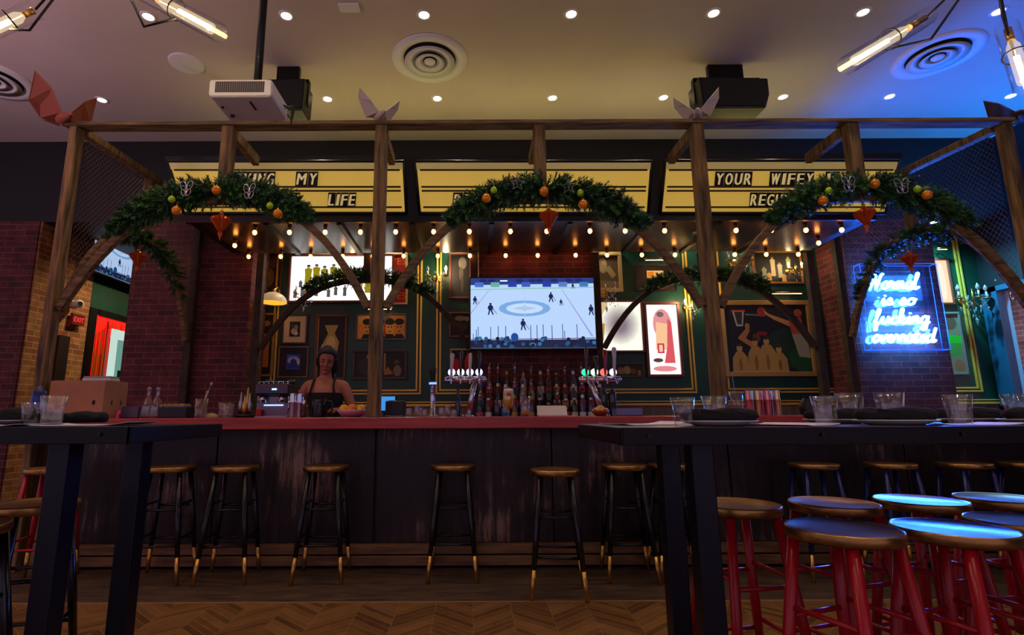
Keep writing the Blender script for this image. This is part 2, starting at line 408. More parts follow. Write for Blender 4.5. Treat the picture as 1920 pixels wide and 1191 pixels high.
board(((1247, 302), (1685, 301), (1660, 400), (1238, 400)), [('YOUR', 1337, 1407, 322, 349), ('WIFEY', 1439, 1522, 322, 349), ('IS', 1543, 1570, 322, 349), ('REGULAR', 1402, 1510, 361, 388)], 'backlit yellow letter board reading YOUR WIFEY IS REGULAR')
# bulbs of the canopy
BULB = mat('glowing warm bulb', (255, 190, 110), .4, emit=BULB_E, ecol=(255, 150, 62))
def make_bulb():
    t = thing('bare_bulb', 'small glowing bulb', 'light bulb', (0, 0, 0), 0, 'bare bulbs under the canopy')
    m = MB(); m.lathe([(.001, 0), (.019, 0), (.020, -.02), (.016, -.053), (.001, -.053)], 12); obj('socket', m, mat('dark bronze socket', (96, 62, 30), .35, .8), t)
    m = MB(); m.ball((0, 0, -.073), .0215, 12, sz=1.2); obj('bulb', m, BULB, t)
    return t
b0 = make_bulb(); first = True
def put_bulb(p, lab):
    global first
    if first: b0.location = p; b0['label'] = lab; first = False
    else: dup(b0, p, 0, lab)
for i, px_ in enumerate((478, 543, 610, 676, 742, 813, 880, 957, 1025, 1106, 1172, 1246, 1310, 1380, 1446, 1511, 1578)):
    x = PY(px_, 430, CY0+.09).x; put_bulb((x, CY0+.09, SOFF-.012), 'small glowing bare bulb in the front row under the canopy, near the letter boards')
for i, px_ in enumerate((467, 527, 583, 643, 699, 757, 821, 881, 948, 1008, 1079, 1138, 1203, 1265, 1320, 1377, 1436, 1496)):
    x = PY(px_, 470, CY1-.12).x; put_bulb((x, CY1-.12, SOFF-.012), 'small glowing bare bulb in the back row under the canopy, near the pictures')
for x, s_ in ((PY(441, 450, 5.5).x, 'left'), (PY(1534, 448, 5.5).x, 'right')):
    put_bulb((x, 5.5, SOFF-.012), 'small glowing bare bulb at the %s end of the canopy, between its two rows' % s_)

# ================================================================== TIMBER ARBOR
arb = thing('timber_arbor', 'rustic timber arbor frame with arches standing over the bar counter', 'arbor', (.58, POST_Y, 0))
ax, ay = .58, POST_Y
def part(name, mb, mt, bevel=.006):
    mb.v = [(x-ax, y-ay, z) for x, y, z in mb.v]; return obj(name, mb, mt, arb, bevel=bevel)
PW = .097; BT = 3.535
for i, x in enumerate(FX):
    z0 = 0 if i in (0,) else BAR_Z
    hw = PW/2 if i in (1, 2) else .033
    m = MB(); m.b2((x-hw, POST_Y-PW/2, z0), (x+hw, POST_Y+PW/2, BT-.036)); part('post', m, WOODF)
m = MB(); m.b2((FX[0]-.08, POST_Y-.06, BT-.036), (FX[3]+.08, POST_Y+.06, BT)); part('top_beam', m, WOODH)
ACR = 2.875; AFT = 1.95
def archz(t, z0, z1): return z1-(z1-z0)*abs(t)**2.7
def arch(p0, p1, z0, z1, th=.06, dp=.055, n=28):   # board arch between two points on plan
    p0 = Vector(p0); p1 = Vector(p1); d = (p1-p0); L = d.length; d.normalize(); nn = Vector((-d.y, d.x, 0))*dp/2
    m = MB(); vs = []
    for i in range(n+1):
        a = -PI/2+PI*i/n; t = math.sin(a)
        s = L/2*(1+t); z = archz(t, z0, z1); e = 1e-3
        dz_ = -(z1-z0)*2.7*abs(t)**1.7*(1 if t > 0 else -1)/(L/2); tn = Vector((1, dz_)).normalized()
        ox_, oz_ = tn.y*th, -tn.x*th
        a_ = p0+d*s+Vector((0, 0, z)); b_ = p0+d*(s+ox_)+Vector((0, 0, z+oz_))
        vs += [a_-nn, a_+nn, b_+nn, b_-nn]
    fs = [(0, 1, 2, 3), (4*n+3, 4*n+2, 4*n+1, 4*n)]
    for i in range(n):
        for q in range(4): fs.append((4*i+q, 4*(i+1)+q, 4*(i+1)+(q+1) % 4, 4*i+(q+1) % 4))
    m.add(vs, fs, False); return m
for i in range(3):
    a, c_ = FX[i]+(PW/2 if i else .033)-.005, FX[i+1]-(PW/2 if i < 2 else .033)+.005; mid = (FX[i]+FX[i+1])/2
    part('arch', arch((a, POST_Y, 0), (c_, POST_Y, 0), AFT, ACR), WOODH)
    m = MB(); m.b2((mid-.048, POST_Y-.045, ACR-.01), (mid+.048, POST_Y+.045, BT-.036)); part('king_post', m, WOODF)
    m = MB(); m.b2((mid-.03, POST_Y+.06, BT-.1), (mid+.03, 4.72, BT-.005)); part('cross_beam', m, WOODF)
for x in FX[1:3]:
    m = MB(); m.b2((x-.03, POST_Y+.06, BT-.1), (x+.03, 4.72, BT-.005)); part('cross_beam', m, WOODF)
XB = {FX[0]: -3.2, FX[3]: 4.25}
WOODD = noise_mat('timber darkened as shade', (34, 24, 18), (70, 50, 34), (3, 3, 3), 3.5, .8, detail=10, lo=.3, hi=.75, bump=.3)  # rear timber darkened to read as silhouette; the shade is in the colour
for x in (FX[0], FX[3]):
    xb = XB[x]; xe = lambda y, x=x, xb=xb: x+(xb-x)*(y-POST_Y)/(BACKF_Y-POST_Y)
    m = MB(); y0_, y1_ = POST_Y+.06, BACKF_Y+.05; m.prism([(xe(y0_)-.04, y0_, BT-.07), (xe(y0_)+.04, y0_, BT-.07), (xe(y1_)+.04, y1_, BT-.07), (xe(y1_)-.04, y1_, BT-.07)], (0, 0, .065)); part('side_beam', m, WOODF)
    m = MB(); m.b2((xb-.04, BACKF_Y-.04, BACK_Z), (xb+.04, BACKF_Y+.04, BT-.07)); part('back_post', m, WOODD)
    part('side_arch', arch((xe(POST_Y+.04), POST_Y+PW/2-.01, 0), (xe(BACKF_Y-.03), BACKF_Y-.03, 0), AFT, ACR), WOODH)
    ym = (POST_Y+BACKF_Y)/2
    m = MB(); m.b2((xe(ym)-.035, ym-.035, ACR-.01), (xe(ym)+.035, ym+.035, BT-.07)); part('king_post', m, WOODF)
    # wire mesh infill above the side arch
    m = MB(); g = .055; y0, y1 = POST_Y+.07, BACKF_Y-.05
    def inside(y, z): return y0 < y < y1 and archz((y-(y0+y1)/2)/((y1-y0)/2), AFT, ACR)+.02 < z < BT-.07
    for sgn in (1, -1):
        for k in range(-70, 90):
            run = []
            for j in range(0, 90):
                y = y0+j*.022; z = 1.9+k*g+sgn*(y-y0)*1.3
                if inside(y, z): run.append((x, y, z))
                elif run:
                    if len(run) > 1: m.tube([(xe(run[0][1]), *run[0][1:]), (xe(run[-1][1]), *run[-1][1:])], .0016, 3, False)
                    run = []
            if len(run) > 1: m.tube([(xe(run[0][1]), *run[0][1:]), (xe(run[-1][1]), *run[-1][1:])], .0016, 3, False)
    part('wire_mesh', m, mat('galvanised wire', (120, 100, 90), .5, .6), 0)
# rear arches on the back bar
bx = [PY(483, 600, BACKF_Y).x, PY(889, 600, BACKF_Y).x, PY(1121, 600, BACKF_Y).x, PY(1530, 600, BACKF_Y).x]
for x in bx:
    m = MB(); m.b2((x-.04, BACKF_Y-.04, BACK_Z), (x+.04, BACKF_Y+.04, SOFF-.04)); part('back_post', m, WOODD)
for a, c_ in ((bx[0], bx[1]), (bx[2], bx[3])):
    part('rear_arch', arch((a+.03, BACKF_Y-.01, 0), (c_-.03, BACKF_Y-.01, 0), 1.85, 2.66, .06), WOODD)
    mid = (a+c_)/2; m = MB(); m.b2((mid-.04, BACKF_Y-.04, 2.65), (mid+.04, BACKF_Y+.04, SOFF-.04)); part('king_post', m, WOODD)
# garlands
GR1 = mat('dark pine needle', (32, 78, 42), .5); GR2 = mat('mid pine needle', (78, 134, 58), .5); STEM = mat('twig', (60, 40, 24), .8)
def garland_mb(path, rad, n, seed):
    r = random.Random(seed); m = MB(); L = len(path)-1
    m.mat(2); m.tube(path, .012, 6)
    for i in range(n):
        f = r.random()*L; k = int(f); p = path[k].lerp(path[min(k+1, L)], f-k); t = (path[min(k+1, L)]-path[k]).normalized()
        edge = min(f, L-f)/L; rr = rad*(.42+1.16*min(edge*3.0, .5))
        d = Vector((r.gauss(0, 1), r.gauss(0, 1), r.gauss(0, 1)+.25)); d -= t*d.dot(t); d.normalize()
        tw = t*(1 if f > L/2 else -1)
        d = (d*.9+tw*r.uniform(.1, .9)+Vector((0, 0, -.12))).normalized()
        s = p+d*r.uniform(0, rr*.35); ln = rr*r.uniform(.7, 1.15); u = d.orthogonal().normalized(); v = d.cross(u)
        m.mat(0 if r.random() < .7 else 1)
        for q in range(24):
            a = r.random()*2*PI; h = q/23; nd = (d*.75+(u*math.cos(a)+v*math.sin(a))*.75).normalized()
            b = s+d*(ln*h); e = b+nd*(.052*(1.15-.5*h)); sd = nd.cross(d).normalized()*.0052
            m.add([b-sd, b+sd, e], ((0, 1, 2),))
    return m
def arch_pts(p0, p1, z0, z1, t0, t1, n=16):
    p0 = Vector(p0); p1 = Vector(p1); out = []
    for i in range(n+1):
        t = t0+(t1-t0)*i/n; q = p0.lerp(p1, (t+1)/2); out.append(Vector((q.x, q.y, archz(t, z0, z1)+.02)))
    return out
GLAB = ('dense green pine garland with orange baubles on the left front arch', 'dense green pine garland with orange baubles on the middle front arch', 'dense green pine garland with orange baubles on the right front arch')
def garland(path, rad, n, seed, lab):
    o0 = path[len(path)//2]; P = [p-o0 for p in path]
    o = obj('pine_garland', garland_mb(P, rad, n, seed), [GR1, GR2, STEM], loc=o0); tag(o, lab, 'garland', 'pine garlands on the arbor'); return o
for i in range(3):
    t0, t1 = ((-.68, .58), (-.60, .66), (-.60, .66))[i]
    mid = (FX[i]+FX[i+1])/2; GP = [Vector((mid+1.25*(t0+(t1-t0)*k/16), POST_Y-.03, 2.925-.46*(1.25*(t0+(t1-t0)*k/16))**2)) for k in range(17)]
    garland(GP, .125, 1150, i+1, GLAB[i])
for i, x in enumerate((FX[0], FX[3])):
    garland(arch_pts((x, POST_Y+.05, 0), (XB[x], BACKF_Y-.03, 0), AFT, ACR-.07, -.55, .8), .10, 300, 11+i, 'thin pine garland on the %s side arch of the arbor' % ('left', 'right')[i])
for i, (a, c_) in enumerate(((bx[0], bx[1]), (bx[2], bx[3]))):
    garland(arch_pts((a, BACKF_Y-.05, 0), (c_, BACKF_Y-.05, 0), 1.85, 2.66, -.55, .6), .10, 300, 21+i, 'thin dark pine garland on the rear arch to the %s of the television' % ('left', 'right')[i])
# ornaments
ORB = mat('orange bauble', (250, 150, 24), .25, .3); GRB = mat('lime glitter bauble', (170, 225, 40), .3, .3); ORF = mat('orange finial', (205, 84, 22), .15, .5)
def bauble(px, py, Y, r, mt, lab, grp):
    p = PY(px, py, Y); t = thing('bauble', lab, 'bauble', p, 0, grp)
    m = MB(); m.ball((0, 0, 0), r, 16); obj('ball', m, mt, t)
    m = MB(); m.cyl((0, 0, r*.92), (0, 0, r*1.2), r*.25, n=8); m.tube([(0, 0, r*1.2), (0, 0, r*1.2+.03), (0, .03, r*1.2+.04)], .0015, 4); obj('cap', m, BRASS, t); return t
def wire_thing(px, py, Y, lab, rz, star=False):
    p = PY(px, py, Y); t = thing('wire_ornament', lab, 'ornament', p, rz, 'silver wire ornaments in the garlands')
    m = MB()
    if star:
        q = [((.062 if k % 2 == 0 else .026)*math.sin(k*PI/5), 0, (.062 if k % 2 == 0 else .026)*math.cos(k*PI/5)) for k in range(10)]
        m.tube(q, .0035, 5, closed=True); m.tube([(0, .004, .05), (0, .004, -.03)], .003, 4)
    else:
        for sx in (1, -1):
            for (w_, h_, z_) in ((.05, .042, .03), (.038, .032, -.03)):
                m.tube([(sx*(.004+w_*(1-math.cos(a))/2*1), 0, z_+h_*math.sin(a)*.8+(1-math.cos(a))*.012) for a in [k*2*PI/14 for k in range(14)]], .0032, 5, closed=True)
            m.tube([(0, 0, .03), (sx*.02, 0, .08)], .002, 4)
            m.tube([(sx*.006, 0, .03), (sx*.045, 0, .045)], .0025, 4)
        m.tube([(0, 0, -.05), (0, 0, .045)], .005, 6)
    obj('wire_shape', m, SILVER, t); return t
def finial(px, py, Y, s, lab):
    p = PY(px, py, Y); t = thing('finial_ornament', lab, 'ornament', p, 0, 'orange glass finials hanging from the arches')
    m = MB(); k = 16; prof = [(.001, .085), (.018, .08), (.03, .06), (.07, .05), (.078, .03), (.05, -.01), (.028, -.045), (.012, -.065), (.018, -.078), (.012, -.095), (.003, -.125), (.0005, -.14)]
    vs = []
    for r_, z in prof:
        for i in range(k*2):
            a = PI*i/k; rr = r_*(1.0 if i % 2 else .84)*s; vs.append((rr*math.cos(a), rr*math.sin(a), z*s))
    n_ = k*2; m.add(vs, [(i*n_+q, i*n_+(q+1) % n_, (i+1)*n_+(q+1) % n_, (i+1)*n_+q) for i in range(len(prof)-1) for q in range(n_)], False)
    obj('glass_drop', m, ORF, t)
    m = MB(); m.cyl((0, 0, .08*s), (0, 0, .11*s), .012*s, n=8); m.tube([(0, 0, .1*s), (0, .02, .26*s)], .0015, 4); obj('cap', m, BRASS, t); return t
gy = 3.98; nm = ('left', 'middle', 'right')
for i, (ora, gre, wir) in enumerate((([(406, 357), (331, 395), (521, 401)], [(322, 374), (506, 386)], [(349, 357, 0), (467, 362, 0)]),
        ([(1020, 359), (912, 372), (1093, 383)], [(926, 357), (1088, 362)], [(970, 344, 1), (1066, 350, 1)]),
        ([(1640, 345), (1543, 377), (1738, 366)], [(1554, 358), (1720, 355)], [(1592, 348, 0), (1692, 352, 0)]))):
    for k, (x, y) in enumerate(ora):
        bauble(x, y, gy, .037, ORB, 'shiny orange bauble %s of the %s front garland' % (('at the top', 'on the left half', 'on the right half')[k], nm[i]), 'orange baubles in the garlands')
    for k, (x, y) in enumerate(gre):
        bauble(x, y, gy, .028, GRB, 'small lime green bauble on the %s half of the %s front garland' % (('left', 'right')[k], nm[i]), 'green baubles in the garlands')
    for k, (x, y, st) in enumerate(wir):
        wire_thing(x, y, gy-.01, 'silver wire %s ornament on the %s half of the %s front garland' % ('star' if st else 'butterfly', ('left', 'right')[k], nm[i]), R.uniform(-.4, .4), st)
for px_, py_, i in ((414, 420, 0), (1029, 411, 1), (1622, 407, 2)):
    finial(px_, py_, 4.02, 1.0, 'orange glass finial hanging below the %s front garland' % nm[i])
finial(258, 486, 5.0, 1.0, 'orange glass finial hanging under the left side arch')
finial(1706, 489, 5.0, .95, 'dark orange glass finial hanging under the right side arch')
# birds on the top beam
def bird(loc, rz, mt, lab, s=1, flat=False, sp=.16, up=.5):
    t = thing('bird_figure', lab, 'bird figure', loc, rz, 'bird figures on the top beam')
    m = MB(); m.lathe([(.001, -.11*s), (.02*s, -.08*s), (.036*s, -.02*s), (.034*s, .04*s), (.02*s, .08*s), (.024*s, .1*s), (.018*s, .125*s), (.001, .15*s)], 12, (0, 0, .045*s), M=Euler((PI/2+.15, 0, 0)).to_matrix())
    obj('body', m, mt, t)
    for sx in (1, -1):
        m = MB(); ch = 1.0 if s < 1.1 else 1.9; pts = [(sx*.02, -.05, .06), (sx*(.02+sp*.45), -.06, .06+up*.09*ch), (sx*(.02+sp), -.01, .06+up*.24+.05*(ch-1)), (sx*(.02+sp*.98), .03, .06+up*(.24-.12*ch)+.02), (sx*(.02+sp*.5), .05, .04-up*.04*(ch-1)), (sx*.02, .06, .055-.04*(ch-1))]
        m.prism([(x*s, y*s, z*s) for x, y, z in pts], (0, .004, .006)); obj('wing', m, mt, t)
    m = MB(); m.prism([(-.012*s, .07*s, .05*s), (.012*s, .07*s, .05*s), (.05*s, .17*s, .06*s), (-.05*s, .17*s, .06*s)], (0, 0, .005)); obj('tail', m, mt, t)
    return t
BW = mat('pale bird feather', (200, 188, 180), .8); BR = mat('red brown paper wing', (150, 78, 62), .8); BD = mat('dark wing', (60, 44, 38), .8)
bird((FX[1]-.02, POST_Y-.03, BT), .5, BW, 'pale bird figure with raised wings on top of the left middle post', 1.0, up=.8)
bird((FX[2]+.01, POST_Y-.03, BT), -.4, BW, 'pale bird figure with raised wings on top of the right middle post', 1.0, up=.8)
bird((FX[0]-.08, POST_Y-.08, BT-.04), 1.0, BR, 'large red brown bird figure spreading wings at the left end of the top beam', 1.25, up=.75)
bird((FX[3]+.12, POST_Y-.06, BT-.04), -1.0, BD, 'large dark bird figure spreading wings at the right end of the top beam', 1.2, up=.6)

# ================================================================== BAR
BX0, BX1 = -3.27, 6.2
PANEL = mat('stained dark metal panel', (40, 30, 30), .42, .35); n, l, b = nodes(PANEL)
v = coords(PANEL, (9, 9, .9)); t1 = n.new('ShaderNodeTexNoise'); t1.inputs['Scale'].default_value = 2.2; t1.inputs['Detail'].default_value = 10; t1.inputs['Roughness'].default_value = .7; l.new(v, t1.inputs[0])
v2 = coords(PANEL, (1, 1, 1)); t2 = n.new('ShaderNodeTexNoise'); t2.inputs['Scale'].default_value = 2.0; t2.inputs['Detail'].default_value = 5; l.new(v2, t2.inputs[0])
mu = n.new('ShaderNodeMath'); mu.operation = 'MULTIPLY'; l.new(t1.outputs['Fac'], mu.inputs[0]); l.new(t2.outputs['Fac'], mu.inputs[1])
rp = n.new('ShaderNodeValToRGB'); l.new(mu.outputs[0], rp.inputs[0]); e = rp.color_ramp.elements
e[0].position = .22; e[0].color = (*lin((38, 28, 30)), 1); e[1].position = .42; e[1].color = (*lin((150, 122, 100)), 1); q = e.new(.31); q.color = (*lin((60, 46, 44)), 1)
l.new(rp.outputs[0], b.inputs['Base Color'])
bar = thing('bar_counter', 'long bar counter with red wood top and dark stained front panels', 'bar counter', ((BX0+BX1)/2, 4.3, 0))
ox, oy = (BX0+BX1)/2, 4.3
def bpart(name, a, c_, mt, bevel=.004):
    m = MB(); m.b2((a[0]-ox, a[1]-oy, a[2]), (c_[0]-ox, c_[1]-oy, c_[2])); return obj(name, m, mt, bar, bevel=bevel)
CTOP = noise_mat('red stained wood counter', (182, 58, 46), (142, 38, 40), (.6, 8, 8), 4, .3, detail=8)
bpart('counter_top', (BX0, BAR_Y, 1.004), (BX1, 4.72, BAR_Z), CTOP, .006)
bpart('bar_body', (BX0+.06, 4.24, .17), (BX1, 4.66, 1.004), BLKP)
for a, c_ in ((BX0+.06, -1.96), (-1.95, -.747), (-.73, .6), (.61, 1.95), (1.96, 3.3), (3.31, 4.65), (4.66, 6.19)):
    bpart('front_panel', (a, 4.2, .17), (c_, 4.24, 1.004), PANEL)
FB = noise_mat('scuffed oak foot board', (96, 66, 42), (140, 104, 66), (1.2, 10, 10), 3, .6, detail=8)
bpart('foot_board', (BX0+.06, 4.15, .10), (BX1, 4.22, .168), FB); bpart('foot_board', (BX0+.06, 4.15, .02), (BX1, 4.22, .088), FB)
bpart('plinth', (BX0+.1, 4.26, 0), (BX1, 4.6, .17), BLKP)
# back bar
bb = thing('back_counter', 'dark back counter under the pictures holding bottles and machines', 'counter', (1, 5.75, 0))
m = MB(); m.b2((-4.4, -.27, .96), (5.2, .27, BACK_Z)); obj('counter_top', m, noise_mat('dark back bar top', (34, 26, 24), (50, 38, 34), rough=.35), bb, bevel=.004)
m = MB(); m.b2((-4.4, -.2, 0), (5.2, .25, .96)); obj('cabinet_front', m, BLKP, bb)

# ================================================================== STOOLS
SEATG = noise_mat('hammered gold seat', (176, 128, 66), (206, 160, 92), (1, 1, 1), 12, .3, .85, lo=.3, hi=.7, bump=.12)
SRIM = noise_mat('worn brass rim', (196, 150, 82), (120, 84, 48), (1, 1, 3), 9, .32, .9)
def make_stool(paint, ferr, seatm, name='bar_stool'):
    t = thing(name, 'stool', 'bar stool')
    m = MB(); m.lathe([(.001, .748), (.152, .748), (.157, .7515), (.1585, .7465)], 40); m.mat(1); m.lathe([(.1585, .7465), (.160, .742), (.160, .722), (.156, .717), (.001, .717)], 40)
    obj('seat', m, [seatm, SRIM], t)
    tops = [(sx*.095, sy*.095) for sx, sy in ((-1, -1), (1, -1), (1, 1), (-1, 1))]; ft = [(sx*.165, sy*.165) for sx, sy in ((-1, -1), (1, -1), (1, 1), (-1, 1))]
    def at(i, z): k = 1-z/.72; return Vector((tops[i][0]+(ft[i][0]-tops[i][0])*k, tops[i][1]+(ft[i][1]-tops[i][1])*k, z))
    for i in range(4):
        zf = .17 if ferr else 0.0
        m = MB(); m.tube([at(i, zf), at(i, .35), at(i, .72)], [.0155, .019, .017], 12); lg = obj('leg', m, paint, t)
        if ferr: m = MB(); m.tube([at(i, 0), at(i, zf)], [.0125, .016], 12); obj('ferrule', m, BRASS, lg)
    for zz, pairs in ((.24, ((0, 1), (2, 3))), (.28, ((1, 2), (3, 0))), (.47, ((0, 1), (2, 3))), (.50, ((1, 2), (3, 0)))):
        for a, c_ in pairs: m = MB(); m.tube([at(a, zz), at(c_, zz)], .0085, 8); obj('rung', m, paint, t)
    return t
BLKPAINT = mat('glossy black paint', (12, 12, 15), .22); REDP = mat('glossy red paint', (172, 8, 26), .28); BLUP = mat('dark blue paint', (14, 26, 90), .28)
sb = make_stool(BLKPAINT, True, SEATG); sr = make_stool(REDP, True, SEATG); sn = make_stool(BLUP, True, SEATG)
used = set()
def stool(src, x, y, rz, lab, grp):
    if src.name not in used:
        used.add(src.name); src.location = (x, y, 0); src.rotation_euler = (0, 0, rz); src['label'] = lab; src['group'] = grp; return src
    return dup(src, (x, y, 0), rz, lab, grp)
g1 = 'black stools along the bar'
for px_, y, rz, lab in ((322, 3.93, .12, 'black bar stool with gold seat, first from the left along the bar'), (442, 3.93, .1, 'black bar stool with gold seat, second from the left along the bar'),
        (612, 3.94, .06, 'black bar stool with gold seat in front of the bartender'), (850, 3.96, .0, 'black bar stool with gold seat standing alone below the left beer taps'),
        (1040, 3.60, -.12, 'black bar stool with gold seat pulled out furthest from the bar'), (1169, 3.93, -.08, 'black bar stool with gold seat just left of the dark table legs'),
        (1258, 3.94, -.05, 'black bar stool with gold seat mostly hidden behind the dark table legs')):
    stool(sb, PY(px_, 872, y).x, y, rz, lab, g1)
g2 = 'dark blue legged stools at the right of the bar'
for px_, y, rz, lab in ((1525, 3.93, -.1, 'dark legged stool at the bar behind the right table, leftmost of three'), (1668, 3.93, -.05, 'dark legged stool at the bar behind the right table, middle of three'),
        (1806, 3.93, .02, 'dark legged stool at the bar behind the right table, rightmost of three'), (1925, 3.93, .02, 'dark legged stool at the bar cut by the right edge')):
    stool(sn, PY(px_, 870, y).x, y, rz, lab, g2)
g3 = 'red legged stools at the right table'
for x, y, rz, lab in ((1.155, 1.76, .35, 'nearest red legged stool with dull gold seat, beside the dark table legs'), (1.49, 1.75, .3, 'red legged stool with blue lit seat, front row second'),
        (1.83, 1.86, .2, 'red legged stool at the right edge, front row third'), (1.05, 2.22, .15, 'red legged stool with tan seat right behind the dark table leg'),
        (1.445, 2.24, .3, 'red legged stool with brown seat, back row second from the left'), (1.835, 2.29, .25, 'red legged stool with blue lit seat in the back row'),
        (2.22, 2.34, .1, 'red legged stool in the back row at the right edge')):
    stool(sr, x, y, rz, lab, g3)
stool(sr, PY(98, 878, 3.85).x, 3.85, .2, 'red legged stool at the left end of the bar', 'stools at the left')
stool(sb, PZ(62, 943, .75).x, 2.32, .3, 'black legged stool with tan seat under the left table', 'stools at the left')
stool(sb, PZ(-95, 985, .75).x, 1.86, .1, 'black legged stool nearest the left edge, only its rim in view', 'stools at the left')

# ================================================================== TABLES
TTOP = noise_mat('dark table top', (50, 44, 42), (84, 74, 66), (2, 8, 8), 3, .3, detail=8)
TEDGE = mat('black steel table edge', (12, 12, 15), .4, .5)
NAVY = mat('dark steel leg', (10, 15, 32), .35, .4)
def table(x0, x1, y0, y1, z, legs, lab):
    ox, oy = (x0+x1)/2, (y0+y1)/2; t = thing('high_table', lab, 'table', (ox, oy, 0))
    m = MB(); m.b2((x0-ox+.004, y0-oy+.004, z-.02), (x1-ox-.004, y1-oy-.004, z)); obj('table_top', m, TTOP, t)
    m = MB(); h = .056
    m.b2((x0-ox, y0-oy, z-h), (x1-ox, y0-oy+.012, z-.001)); m.b2((x0-ox, y1-oy-.012, z-h), (x1-ox, y1-oy, z-.001)); m.b2((x0-ox, y0-oy, z-h), (x0-ox+.012, y1-oy, z-.001)); m.b2((x1-ox-.012, y0-oy, z-h), (x1-ox, y1-oy, z-.001))
    m.b2((x0-ox+.02, y0-oy+.02, z-h+.005), (x1-ox-.02, y1-oy-.02, z-.021)); obj('steel_apron', m, TEDGE, t, bevel=.002)
    xs = [x0+.09, x0+.65, x0+1.1, x1-.6, x1-.1]
    for x in xs:
        for y, s in ((y0-.003, 1), (y1+.003, -1)):
            m = MB(); m.cyl((x-ox, y-oy, z-h*.45), (x-ox, y-oy-.004*s, z-h*.45), .007, n=6); obj('bolt', m, BLK, t)
    for x, y in legs:
        m = MB(); m.b2((x-.037-ox, y-.037-oy, .01), (x+.037-ox, y+.037-oy, z-h)); obj('leg', m, NAVY, t, bevel=.004)
    m = MB()
    for sx in sorted(set(l_[0] for l_ in legs)):
        ys = [l_[1] for l_ in legs if l_[0] == sx]; m.b2((sx-.037-ox, min(ys)-.2-oy, 0), (sx+.037-ox, max(ys)+.2-oy, .04)); m.b2((sx-.037-ox, min(ys)-oy, z-h-.04), (sx+.037-ox, max(ys)-oy, z-h))
    obj('foot_bar', m, NAVY, t, bevel=.003); return t
TRZ = 1.058; TLZ = 1.068
table(.478, 3.3, 1.76, 2.46, TRZ, [(.785, 1.91), (.80, 2.25), (2.9, 1.91), (2.9, 2.25)], 'long black high table at the right set with plates and glasses')
table(-3.6, -1.13, 1.80, 2.46, TLZ, [(-1.43, 1.93), (-1.40, 2.3), (-3.3, 1.93), (-3.3, 2.3)], 'long black high table at the left edge')

# ================================================================== CEILING FITTINGS
def thin_glass(name, base, edge, rough=.05):
    m = bpy.data.materials.new(name); m.use_nodes = True; n, l = m.node_tree.nodes, m.node_tree.links; n.remove(n['Principled BSDF'])
    t = n.new('ShaderNodeBsdfTransparent'); g = n.new('ShaderNodeBsdfGlossy'); g.inputs['Roughness'].default_value = rough
    f = n.new('ShaderNodeLayerWeight'); f.inputs[0].default_value = .5
    p = n.new('ShaderNodeMath'); p.operation = 'POWER'; l.new(f.outputs['Facing'], p.inputs[0]); p.inputs[1].default_value = 4
    q = n.new('ShaderNodeMath'); q.operation = 'MULTIPLY_ADD'; l.new(p.outputs[0], q.inputs[0]); q.inputs[1].default_value = edge; q.inputs[2].default_value = base
    x = n.new('ShaderNodeMixShader'); l.new(q.outputs[0], x.inputs[0]); l.new(t.outputs[0], x.inputs[1]); l.new(g.outputs[0], x.inputs[2]); l.new(x.outputs[0], n['Material Output'].inputs[0]); return m
TGL = thin_glass('lamp glass', .035, .75)
BGLOW = bpy.data.materials.new('glowing bulb glass'); BGLOW.use_nodes = True; n, l = BGLOW.node_tree.nodes, BGLOW.node_tree.links; n.remove(n['Principled BSDF'])
tr_ = n.new('ShaderNodeBsdfTransparent'); em_ = n.new('ShaderNodeEmission'); em_.inputs[0].default_value = (1, .78, .45, 1); em_.inputs[1].default_value = 1.5; mxs = n.new('ShaderNodeMixShader'); mxs.inputs[0].default_value = .22
l.new(tr_.outputs[0], mxs.inputs[1]); l.new(em_.outputs[0], mxs.inputs[2]); l.new(mxs.outputs[0], n['Material Output'].inputs[0])
DLE = mat('downlight lens', (255, 240, 225), .4, emit=14, ecol=(255, 225, 190))
def niche_light(x, y, z, watts, col, lab):
    t = thing('recessed_downlight', lab, 'ceiling light', (x, y, z), 0, 'added downlights in the low ceiling behind the bar')
    m = MB(); m.lathe([(.042, -.001), (.046, -.008), (.062, -.006), (.066, 0)], 24); obj('trim_ring', m, WHITE, t)
    m = MB(); m.lathe([(.001, -.004), (.042, -.004)], 20); obj('lens', m, DLE, t)
    lamp('downlight_beam', 'SPOT', (0, 0, -.02), watts, col, t, spot_size=D2R(150), spot_blend=.9, shadow_soft_size=.05)
for x in (-1.9, -1.0, -.2, 1.7, 2.7, 3.5): niche_light(x, BULK_Y+.42 if x > -3 else 0, BULK_Z, 27, (1, .86, .62), 'added downlight in the niche ceiling washing the green wall')  # lamps added out of sight in the niche to brighten the green wall
for x in (5.1, 5.65): niche_light(x, 6.42-.2, BULK_Z-.0, 230, (.16, .72, 1), 'added cool downlight above the right green wall')  # cool lamps added out of sight to turn this stretch of wall teal
for x, y in ((-4.3, 7.0), (-4.3, 8.3)): niche_light(x, y, BULK_Z, 105, (1, .76, .42), 'assumed warm downlight in the passage ceiling on the left')  # assumed lamps, added to brighten the tan brick of the passage
t = thing('pink_fill_lamp', 'added pink fill lamp under the ceiling, out of the picture to the left', 'spotlight', (-4.6, .6, CEIL-.3))  # added unseen lamp that tints the left post and counter pink
m = MB(); m.cyl((0, 0, 0), (.06, .14, -.1), .07, .09); m.cyl((0, 0, 0), (0, 0, .3), .015); obj('housing', m, BLK, t)
lamp('spot_beam', 'SPOT', (.07, .16, -.12), 45, (1, .14, .26), t, spot_size=D2R(62), spot_blend=.9, shadow_soft_size=.06).rotation_euler = Vector((.42, 1, -.72)).to_track_quat('-Z', 'Y').to_euler()
